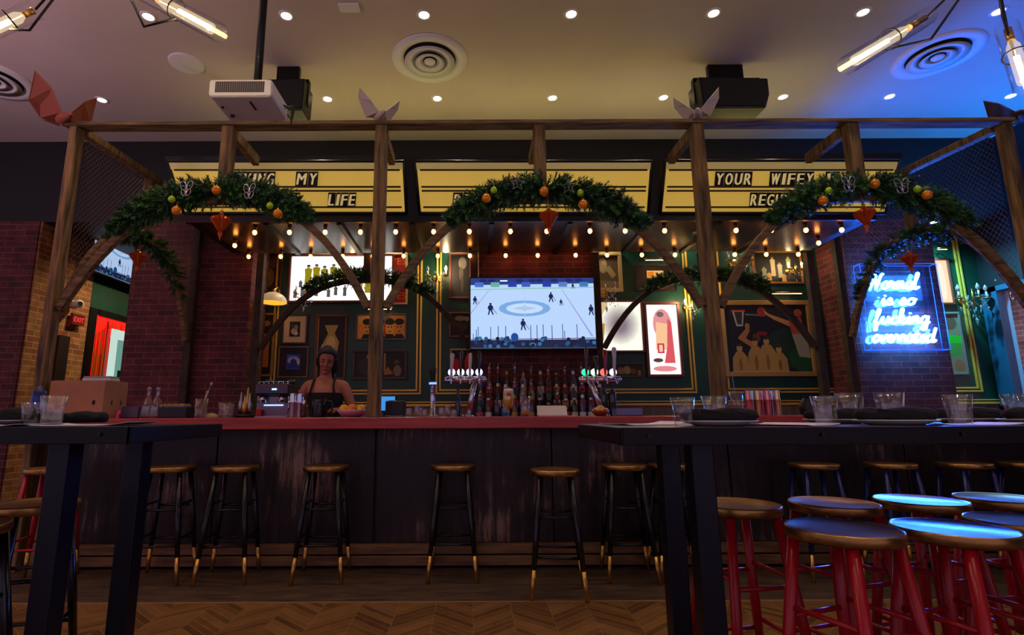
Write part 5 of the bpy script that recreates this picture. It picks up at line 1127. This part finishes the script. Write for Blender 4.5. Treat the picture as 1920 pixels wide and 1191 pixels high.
m.tube([(-.16, -.15, .45), (.16, -.15, .45)], .005, 6); obj('cup_rail', m, CHROME, t)
for i, x in enumerate((-.11, .13)): m = MB(); m.lathe([(.001, .432), (.03, .432), (.042, .48), (.038, .48), (.027, .44), (.001, .44)], 14, (x, .02, 0)); obj('cup', m, cm((70, 60, 66)), t)
m = MB(); m.tube([(.16, -.16, .3), (.19, -.2, .2), (.175, -.2, .12)], .006, 6); obj('steam_wand', m, CHROME, t)
def shaker(px, Y, h, mt, lab, grp, z=BAR_Z, r=.034):
    t = thing('shaker_tin', lab, 'shaker', on(px, Y, z), 0, grp)
    m = MB(); m.lathe([(.001, 0), (r*.8, 0), (r*.82, .004), (r, h*.62), (r*1.02, h*.63), (r*.95, h*.64)], 20); obj('tin', m, mt, t)
    m = MB(); m.lathe([(r*.95, h*.62), (r*.8, h*.985), (r*.78, h), (.001, h)], 20); obj('upper_tin', m, mt, t); return t
shaker(548, 4.55, .2, CHROME, 'shiny shaker tin right of the espresso machine, left one of two', 'shakers near the bartender')
shaker(562, 4.5, .195, CHROME, 'shiny shaker tin right of the espresso machine, right one of two', 'shakers near the bartender')
SC = [mat('tin reflection tint %d' % i, c_, .15, 1) for i, c_ in enumerate(((235, 150, 150), (200, 230, 240), (230, 200, 150), (240, 170, 180)))]  # coloured reflections put into the metal colour of the tins
for i in range(7):
    shaker(1405+9.2*i, 4.35+(i % 2)*.06, .2, SC[i % 4], 'tall shiny shaker tin, %s from left in the row near the right middle post' % ORD[i], 'row of shaker tins on the right of the bar', r=.026)
t = thing('pepper_mill', 'small dark pepper mill in front of the bartender', 'mill', on(569, 4.4)); m = MB(); m.lathe([(.001, 0), (.022, 0), (.024, .02), (.014, .05), (.02, .08), (.014, .1)], 14); obj('mill_body', m, noise_mat('dark walnut', (60, 34, 22), (80, 46, 28)), t); m = MB(); m.lathe([(.014, .1), (.02, .12), (.01, .14), (.001, .145)], 14); obj('mill_head', m, CHROME, t)
t = thing('black_pitcher', 'black water pitcher standing before the bartender', 'pitcher', on(598, 4.4)); m = MB(); m.lathe([(.001, 0), (.06, 0), (.062, .01), (.055, .1), (.062, .15), (.058, .15), (.05, .1), (.056, .012), (.001, .01)], 20); obj('pitcher_body', m, mat('black glossy plastic', (12, 12, 14), .15), t); m = MB(); m.tube(smooth_path([(.055, 0, .13), (.1, 0, .12), (.1, 0, .05), (.058, 0, .03)], 4), .008, 8); obj('handle', m, BLKP, t)
t = thing('fruit_bowl', 'shallow pinkish bowl holding lemons beside the left middle post', 'bowl', on(660, 4.3)); m = MB(); m.lathe([(.001, .003), (.05, .003), (.06, 0), (.1, .03), (.125, .055), (.122, .057), (.095, .036), (.055, .012), (.001, .01)], 32); obj('bowl_body', m, mat('pink glazed ceramic', (215, 160, 172), .35), t)
LEM = noise_mat('lemon peel', (250, 196, 30), (240, 170, 20), nscale=40, rough=.45, bump=.1); ORP = noise_mat('orange peel', (250, 150, 20), (235, 130, 16), nscale=40, rough=.45, bump=.1)
bx_, by_, bz_ = t.location
for i, (dx, dy, dz_, mt, lab) in enumerate(((-.068, -.01, .066, LEM, 'yellow lemon at the left of the pink bowl'), (0, -.02, .068, ORP, 'orange fruit in the middle of the pink bowl'), (.068, 0, .066, LEM, 'yellow lemon at the right of the pink bowl'))):
    m = MB(); m.lathe([(.001, -.042), (.01, -.038), (.028, -.022), (.034, 0), (.028, .022), (.01, .038), (.001, .043)], 16, M=Euler((.2, PI/2*.8, i)).to_matrix()); o = obj('lemon', m, mt, loc=(bx_+dx, by_+dy, bz_+dz_)); tag(o, lab, 'fruit', 'fruit in the pink bowl')
t = thing('till_monitor', 'till monitor with a blue lit back edge behind the left middle post', 'monitor', on(722, 4.6)); m = MB(); m.box((0, 0, .11), (.2, .02, .14), (.25, 0, 0)); m.cyl((0, .03, 0), (0, .02, .08), .02); m.lathe([(.001, 0), (.07, 0), (.06, .012), (.001, .014)], 20, (0, .03, 0)); obj('monitor_stand', m, BLKP, t); m = MB(); m.box((-.005, -.014, .112), (.18, .003, .12), (.25, 0, 0)); obj('screen', m, mat('blue screen', (60, 150, 230), .4, emit=.9), t)
t = thing('receipt_printer', 'black boxy receipt printer right of the left middle post', 'printer', on(742, 4.45)); m = MB(); m.box((0, 0, .065), (.15, .17, .13)); obj('printer_body', m, BLKP, t, bevel=.01); m = MB(); m.box((0, -.02, .132), (.1, .05, .006)); obj('paper_slot', m, cm((60, 50, 46)), t); m = MB(); m.tube([(-.07, -.1, .01), (0, -.12, .006), (.07, -.09, .008)], .004, 6); obj('cable', m, cm((150, 150, 160)), t)
t = thing('dark_bottle', 'slim dark bottle before the left beer taps', 'bottle', on(859, 4.4)); m = MB(); m.lathe(PROF[1][:-3], 14); obj('bottle_glass', m, BG[3], t); m = MB(); m.lathe(PROF[1][-4:], 12); obj('cap', m, BLKP, t); t.scale = (.75, .75, .7)
BEER = mat('golden beer', (240, 180, 30), .08, 0, coat=.5); FOAM = mat('beer foam', (250, 242, 225), .8)
t = thing('beer_glass', 'stemmed glass of golden beer with white foam on the bar', 'beer glass', on(954, 4.1)); m = MB(); m.lathe([(.001, .002), (.036, .002), (.034, .006), (.008, .012), (.007, .05), (.02, .062), (.042, .1), (.045, .14), (.038, .2), (.0365, .2), (.0435, .14), (.0405, .102), (.018, .066), (.001, .062)], 28); obj('glass_body', m, WGL, t); m = MB(); m.lathe([(.001, .066), (.018, .068), (.0395, .103), (.0425, .14), (.039, .178)], 28); obj('beer', m, BEER, t); m = MB(); m.lathe([(.038, .178), (.037, .202), (.03, .209), (.001, .211)], 28); obj('foam', m, FOAM, t)
m = MB(); m.box((0, -.0425, .165), (.03, .002, .022)); obj('glass_badge', m, cm((200, 30, 40)), t)
t = thing('pint_glass', 'nearly empty ribbed pint glass beside the stemmed beer', 'pint glass', on(985, 4.1)); m = MB(); m.lathe([(.001, .0), (.03, .0), (.033, .05), (.038, .15), (.036, .15), (.031, .05), (.028, .008), (.001, .007)], 24); obj('glass_body', m, WGL, t); m = MB(); m.lathe([(.001, .008), (.0275, .009), (.0298, .045), (.001, .045)], 24); obj('beer', m, mat('amber beer', (220, 140, 40), .1, coat=.5), t)
t = thing('menu_card', 'white folded menu card lying open on the bar before the bottles', 'menu', on(1036, 4.12)); m = MB(); m.box((0, .02, .045), (.225, .003, .085), (-.55, 0, 0)); m.box((.04, -.03, .004), (.27, .07, .003)); obj('card_sheets', m, cm((235, 222, 212)), t)
t = thing('snack_bowl', 'small brown bowl heaped with pale snacks at the right of the bottles', 'bowl', on(1126, 4.1)); m = MB(); m.lathe([(.001, .0), (.035, .0), (.06, .025), (.068, .045), (.065, .045), (.055, .027), (.03, .006), (.001, .005)], 24); obj('bowl_body', m, mat('terracotta glaze', (140, 54, 26), .4), t)
m = MB(); r = random.Random(5)
for k in range(90):
    a = r.uniform(0, 2*PI); rr = r.uniform(0, .055); m.box((rr*math.cos(a), rr*math.sin(a), .045+(.055-rr)*.5*r.uniform(.6, 1.1)), (.024, .009, .009), (r.uniform(-1, 1), r.uniform(-1, 1), r.uniform(0, 6)))
o = obj('snacks', m, cm((232, 190, 110)), t); o['kind'] = 'stuff'
tray(1176, 4.3, .2, .14, .06, mat('clear blue plastic', (110, 116, 170), .25), 'low bluish plastic tray right of the snack bowl', 'plastic_tray')
for px_, gi, lab in ((1133, 2, 'dark green bottle under the right beer taps'), (1150, 3, 'black bottle with a steel pourer right of the beer taps')):
    bottle(3, gi, 6, on(px_, 4.5), lab, 'single bottles on the bar')
t = thing('straw_holder', 'clear holder with two straws right of the right middle post', 'straw holder', on(1384, 4.45)); m = MB(); m.lathe([(.001, 0), (.045, 0), (.052, .19), (.049, .19), (.042, .008), (.001, .008)], 20); obj('clear_cup', m, WGL, t)
for a_, b_ in (((-.02, 0, .02), (-.1, 0, .33)), ((0, 0, .02), (-.02, 0, .35))): m = MB(); m.tube([a_, b_], .003, 6); obj('straw', m, cm((150, 160, 140)), t)
t = thing('dark_jug', 'rounded dark jug on the bar right of the shaker tins', 'jug', on(1516, 4.5)); m = MB(); m.lathe([(.001, 0), (.05, 0), (.065, .04), (.06, .09), (.035, .12), (.03, .14), (.001, .14)], 20); obj('jug_body', m, BLKP, t); m = MB(); m.tube(smooth_path([(.03, 0, .13), (.08, 0, .11), (.06, 0, .05)], 4), .008, 8); obj('handle', m, BLKP, t)

# ================================================================== THINGS ON THE TABLES
PLATE = mat('white plate glaze', (225, 220, 225), .25); CLOTH = noise_mat('black napkin cloth', (14, 12, 16), (26, 22, 28), nscale=60, rough=.95); PAPER = cm((232, 226, 230))
pl0 = nk0 = None
def plate(x, y, z, lab, grp):
    global pl0
    if pl0 is None:
        m = MB(); m.lathe([(.001, .004), (.07, .004), (.075, .0), (.085, .003), (.125, .016), (.128, .019), (.124, .02), (.085, .009), (.001, .009)], 48); pl0 = obj('dinner_plate', m, PLATE, loc=(x, y, z)); return tag(pl0, lab, 'plate', grp)
    return dup(pl0, (x, y, z), 0, lab, grp)
def napkin(x, y, z, rz, lab, grp, s=1.0):
    global nk0
    if nk0 is None:
        nk0 = thing('napkin_roll', lab, 'napkin', (x, y, z), rz, grp); nk0.scale = (s, s, s)
        m = MB(); n_ = 26; vs = []; k = 28
        for i in range(k+1):
            u = -1+2*i/k; L_ = .135; e = (1-abs(u)**6)**.5 if abs(u) < 1 else 0
            r_ = (.031+.004*math.sin(u*7)+.004*u)*(.45+.55*e)
            for q in range(n_):
                a = 2*PI*q/n_; rr = r_*(1+.07*math.sin(3*a+u*5)+.035*math.sin(7*a-u*9)); vs.append((u*L_, rr*math.cos(a)*1.25, max(rr*math.sin(a)*.82+.027, .0004*q)))
        m.add(vs, [(i*n_+q, i*n_+(q+1) % n_, (i+1)*n_+(q+1) % n_, (i+1)*n_+q) for i in range(k) for q in range(n_)]+[tuple(range(n_-1, -1, -1)), tuple(k*n_+q for q in range(n_))], True); obj('cloth_roll', m, CLOTH, nk0)
        m = MB(); m.box((-.03, -.0335, .03), (.1, .004, .03), (0, .1, .02)); m.prism([(.05, -.036, .012), (.135, -.03, .02), (.13, -.03, .035), (.06, -.037, .04)], (0, .004, 0)); obj('loose_fold', m, CLOTH, nk0, bevel=.002); return nk0
    return dup(nk0, (x, y, z), rz, lab, grp, s)
def sheet(x, y, z, sx, sy, rz, lab, curl=.012, mt=None):
    m = MB(); n_ = 10; vs = []
    for i in range(n_+1):
        u = i/n_; zc = .0015+curl*(max(0, abs(u-.45)-.25)**2)*6
        vs += [((u-.5)*sx, -sy/2, zc), ((u-.5)*sx, sy/2, zc), ((u-.5)*sx, sy/2, zc+.0015), ((u-.5)*sx, -sy/2, zc+.0015)]
    fs = [(0, 1, 2, 3), (4*n_+3, 4*n_+2, 4*n_+1, 4*n_)]+[(4*i+q, 4*i+(q+1) % 4, 4*(i+1)+(q+1) % 4, 4*(i+1)+q) for i in range(n_) for q in range(4)]
    m.add(vs, fs); o = obj('paper_menu', m, mt or PAPER, loc=(x, y, z)); o.rotation_euler = (0, 0, rz); return tag(o, lab, 'menu', 'paper menus on the tables')
def tx(px, Y): return PY(px, 785, Y).x
gN, gP, gG = 'black napkin rolls', 'white dinner plates', 'drinking glasses on the tables'
for px_, Y, rz, lab in ((1347, 1.93, .08, 'near the left end of the right table'), (1677, 1.95, -.05, 'at the middle front of the right table'), (1570, 2.28, .0, 'at the middle back of the right table'), (1812, 2.28, -.1, 'at the back right of the right table'), (1955, 2.0, 0, 'at the right edge of the right table')):
    x = tx(px_, Y); plate(x, Y, TRZ, 'white dinner plate under a black napkin '+lab, gP); napkin(x, Y-.0, TRZ+.0095, rz, 'rolled black cloth napkin on a plate '+lab, gN)
for px_, Y, s, lab in ((1282, 1.90, 1.0, 'clear glass tumbler nearest the left end of the right table'), (1341, 2.14, 1.12, 'clear tumbler behind the first napkin of the right table'), (1549, 1.90, 1.02, 'clear tumbler between the two front napkins of the right table'), (1597, 2.34, 1.3, 'large dark looking tumbler at the back middle of the right table'),
        (1672, 2.2, 1.25, 'clear tumbler behind the middle napkin of the right table'), (1800, 1.98, 1.08, 'clear tumbler on the right of the right table before the window'), (1912, 2.3, 1.2, 'tumbler at the far right end of the right table')):
    tumbler((tx(px_, Y), Y, TRZ+.0005), lab, gG, s, px_*.1)
sheet(tx(1475, 1.95), 1.97, TRZ, .2, .28, .5, 'white paper menu between the front plates of the right table'); sheet(tx(1800, 1.9)+.02, 1.92, TRZ, .26, .2, -.1, 'blue lit paper menu right of the middle plate'); sheet(tx(1205, 2.2), 2.2, TRZ, .28, .22, .2, 'white paper menu at the left end of the right table', .02)
for px_, Y, s, lab in ((97, 1.98, 1.02, 'clear tumbler at the front of the left table'), (58, 2.2, .9, 'clear tumbler behind the front tumbler of the left table')):
    tumbler((tx(px_, Y), Y, TLZ+(.006 if px_ == 97 else .0005)), lab, gG, s, px_*.1)
plate(tx(8, 2.25), 2.25, TLZ, 'white dinner plate at the left edge of the left table', gP); napkin(tx(8, 2.25), 2.25, TLZ+.0095, 0, 'black napkin roll at the left edge of the left table', gN, 1.1)
napkin(tx(132, 2.3), 2.32, TLZ, .03, 'black napkin roll behind the tumblers of the left table', gN, 1.0)
sheet(tx(180, 2.0), 2.0, TLZ, .34, .24, .1, 'white paper menu at the right end of the left table', .02); sheet(tx(5, 1.93), 1.93, TLZ, .3, .22, -.05, 'bluish white paper menu at the left edge of the left table')
t = thing('blue_bottle', 'blue plastic bottle with a dark cap on the left table', 'bottle', (tx(67, 2.38), 2.38, TLZ)); m = MB(); m.lathe([(.001, 0), (.026, 0), (.028, .01), (.028, .11), (.024, .125)], 20); obj('bottle_body', m, mat('blue plastic', (14, 50, 150), .25), t); m = MB(); m.lathe([(.025, .12), (.026, .145), (.012, .15), (.011, .165), (.001, .167)], 20); obj('cap', m, mat('dark blue cap', (20, 20, 90), .3), t)

# ================================================================== THE BARTENDER
SKIN = noise_mat('skin', (160, 98, 74), (170, 106, 82), nscale=30, rough=.5); HAIR = noise_mat('dark brown hair', (20, 12, 12), (34, 20, 18), (20, 20, 2), 6, .5)
bp = PY(613, 700, 4.98); per = thing('person', 'bartender with tied dark hair in a black tank top looking down behind the bar', 'person', (bp.x, 4.98, 0))
def rings(mb, rs, n=24, cap=True):
    vs = []
    for (cx, cy, cz, rx, ry) in rs: vs += [(cx+rx*math.cos(2*PI*q/n), cy+ry*math.sin(2*PI*q/n), cz) for q in range(n)]
    k = len(rs); fs = [(i*n+q, i*n+(q+1) % n, (i+1)*n+(q+1) % n, (i+1)*n+q) for i in range(k-1) for q in range(n)]
    if cap: fs += [tuple(range(n-1, -1, -1)), tuple((k-1)*n+q for q in range(n))]
    mb.add(vs, fs, True)
HC = Vector((.022, -.095, 1.605)); HM = (Matrix.Rotation(.2, 3, 'Y') @ Matrix.Rotation(.42, 3, 'X') @ Matrix.Rotation(.22, 3, 'Z'))
def head_pt(x, y, z): return HC+HM @ Vector((x, y, z))
m = MB()
rings(m, [(0, 0, .82, .165, .115), (0, .0, .92, .175, .12), (0, 0, 1.0, .155, .105), (0, -.005, 1.1, .128, .092), (0, -.015, 1.2, .145, .105), (0, -.03, 1.28, .158, .115), (0, -.03, 1.34, .165, .10), (0, -.025, 1.39, .168, .078), (0, -.02, 1.418, .13, .062), (0, -.024, 1.44, .088, .056), (0, -.028, 1.465, .055, .051), (0, -.04, 1.5, .05, .05), (0, -.06, 1.56, .048, .052)])
# head: skull and jaw as rings along the head axis, facing -Y
hv = []; n_ = 28; prof = [(-.118, .006, .006, -.052), (-.113, .024, .022, -.048), (-.1, .038, .04, -.034), (-.075, .052, .062, -.018), (-.045, .062, .078, -.006), (-.01, .068, .088, .002), (.03, .072, .094, .006), (.065, .068, .088, .008), (.095, .052, .068, .008), (.112, .03, .04, .008), (.118, .004, .004, .008)]
for z, rx, ry, cy in prof:
    for q in range(n_): a = 2*PI*q/n_; hv.append(head_pt(rx*math.cos(a), cy+ry*math.sin(a)*(1 if math.sin(a) > 0 else .95), z))
m.add(hv, [(i*n_+q, i*n_+(q+1) % n_, (i+1)*n_+(q+1) % n_, (i+1)*n_+q) for i in range(len(prof)-1) for q in range(n_)], True)
def hball(x, y, z, r, sx=1, sy=1, sz=1): m.ball(head_pt(x, y, z), r, 10, sx, sy, sz, M=HM)
m.tube([head_pt(0, -.082, .022), head_pt(0, -.098, -.018), head_pt(0, -.09, -.034)], [.007, .013, .012], 8); hball(0, -.076, -.062, .018, 1.3, .6, .7); hball(0, -.074, -.1, .018, 1.1, .7, .7)
for sx in (1, -1): hball(sx*.07, .01, -.005, .02, .35, .7, 1.3); hball(sx*.035, -.068, -.03, .022, 1, .6, .9)
def limb(pts, rs): m.tube(smooth_path(pts, 3), [rs[min(i//3, len(rs)-1)]+(rs[min(i//3+1, len(rs)-1)]-rs[min(i//3, len(rs)-1)])*(i % 3)/3 for i in range(3*(len(pts)-1)+1)], 14)
def hand(w, d, up, s=1):   # wrist point, finger direction, palm normal
    w = Vector(w); d = Vector(d).normalized(); up = Vector(up).normalized(); sd = d.cross(up).normalized()*s
    m.add([w+sd*a*.034+d*b+up*c for b in (-.005, .085) for a, c in ((-1, -.012), (1, -.012), (1, .012), (-1, .012))], ((0, 1, 2, 3), (7, 6, 5, 4), (0, 4, 5, 1), (1, 5, 6, 2), (2, 6, 7, 3), (3, 7, 4, 0)), True)
    for i, ln in enumerate((.066, .076, .07, .054)):
        b = w+d*.08+sd*(-.026+.0175*i); m.tube([b, b+d*ln*.45+up*-.006, b+d*ln*.75-up*.022, b+d*ln*.8-up*.042], [.0095, .009, .0085, .007], 8)
    b = w+d*.02-sd*.03; m.tube([b, b-sd*.026+d*.026-up*.006, b-sd*.034+d*.058-up*.018], [.013, .0105, .009], 8)
limb([(-.11, -.022, 1.385), (-.165, -.018, 1.365), (-.205, -.01, 1.285), (-.222, .0, 1.15), (-.225, -.09, 1.02), (-.16, -.2, .99)], [.045, .053, .047, .04, .035, .026]); hand((-.15, -.21, .99), (.5, -1, -.1), (0, 0, 1))
limb([(.11, -.022, 1.385), (.165, -.02, 1.365), (.208, -.02, 1.285), (.245, -.02, 1.17), (.23, -.14, 1.13), (.19, -.25, 1.15)], [.045, .053, .047, .04, .036, .026]); hand((.188, -.258, 1.152), (-.25, -1, .05), (0, .1, 1), -1)
for sx in (1, -1):
    limb([(sx*.088, 0, .88), (sx*.095, -.01, .66), (sx*.098, -.005, .48), (sx*.1, .02, .28), (sx*.1, .02, .09)], [.085, .072, .055, .052, .036]); m.box((sx*.1, -.035, .03), (.085, .22, .06))
bd = obj('body', m, SKIN, per); md = bd.modifiers.new('fuse', 'REMESH'); md.mode = 'VOXEL'; md.voxel_size = .0065; md.use_smooth_shade = True
sm = bd.modifiers.new('soften', 'SMOOTH'); sm.iterations = 9; sm.factor = .5
m = MB(); rings(m, [(0, 0, .90, .186, .131), (0, 0, .95, .18, .125), (0, 0, 1.02, .162, .112), (0, -.005, 1.1, .138, .102), (0, -.015, 1.2, .156, .116), (0, -.03, 1.27, .168, .125), (0, -.03, 1.305, .160, .122)], 32, False)
for sx in (1, -1):
    m.tube(smooth_path([(sx*.115, -.13, 1.285), (sx*.1, -.128, 1.345), (sx*.094, -.09, 1.41), (sx*.09, -.02, 1.432), (sx*.095, .05, 1.4), (sx*.105, .08, 1.3)], 4), .0095, 8)
obj('tank_top', m, mat('black ribbed cotton', (12, 11, 13), .85), per)
m = MB(); rings(m, [(0, 0, .80, .19, .135), (0, 0, .91, .190, .135), (0, 0, 1.0, .172, .12)], 28)
for sx in (1, -1): m.tube([(sx*.09, 0, .86), (sx*.095, -.01, .66), (sx*.098, -.005, .48), (sx*.1, .02, .28), (sx*.1, .02, .1)], [.095, .085, .07, .065, .055], 16)
obj('trousers', m, mat('black denim', (18, 18, 22), .9), per)
m = MB(); hv = []; prof = [(-.05, .074, .07, .04), (-.02, .086, .08, .034), (.015, .088, .092, .026), (.05, .085, .1, .016), (.085, .072, .09, .012), (.112, .05, .064, .012), (.13, .014, .018, .012)]
for z, rx, ry, cy in prof:
    for q in range(n_):
        a = 2*PI*q/n_; yy = cy+ry*math.sin(a); hv.append(head_pt(rx*math.cos(a)*1.03, max(yy, -.05+max(0, .06-z)*.5) if z < .07 else yy*1.05, z+(.0 if math.sin(a) > -.3 else .012)))
m.add(hv, [(i*n_+q, i*n_+(q+1) % n_, (i+1)*n_+(q+1) % n_, (i+1)*n_+q) for i in range(len(prof)-1) for q in range(n_)], True)
m.ball(head_pt(0, .105, .05), .045, 14); m.tube(smooth_path([head_pt(.07, -.01, .03), head_pt(.08, -.005, -.06), head_pt(.072, .02, -.13), (.085, -.06, 1.42)], 4), [.022]*8+[.018]*5, 8)
m.tube(smooth_path([head_pt(-.07, -.01, .03), head_pt(-.076, .01, -.05), head_pt(-.06, .05, -.09)], 4), .02, 8)
obj('hair', m, HAIR, per)
DK = cm((26, 14, 12))
for sx in (1, -1):
    m = MB(); m.ball(head_pt(sx*.03, -.0835, .006), .011, 8, 1.2, .35, .42, M=HM); obj('eye', m, DK, per)
    m = MB(); m.tube([head_pt(sx*.014, -.089, .028), head_pt(sx*.03, -.087, .034), head_pt(sx*.048, -.076, .028)], [.0035, .004, .002], 6); obj('eyebrow', m, HAIR, per)
m = MB(); m.ball(head_pt(0, -.0865, -.062), .016, 10, 1.3, .4, .38, M=HM); obj('lips', m, cm((150, 64, 66)), per)
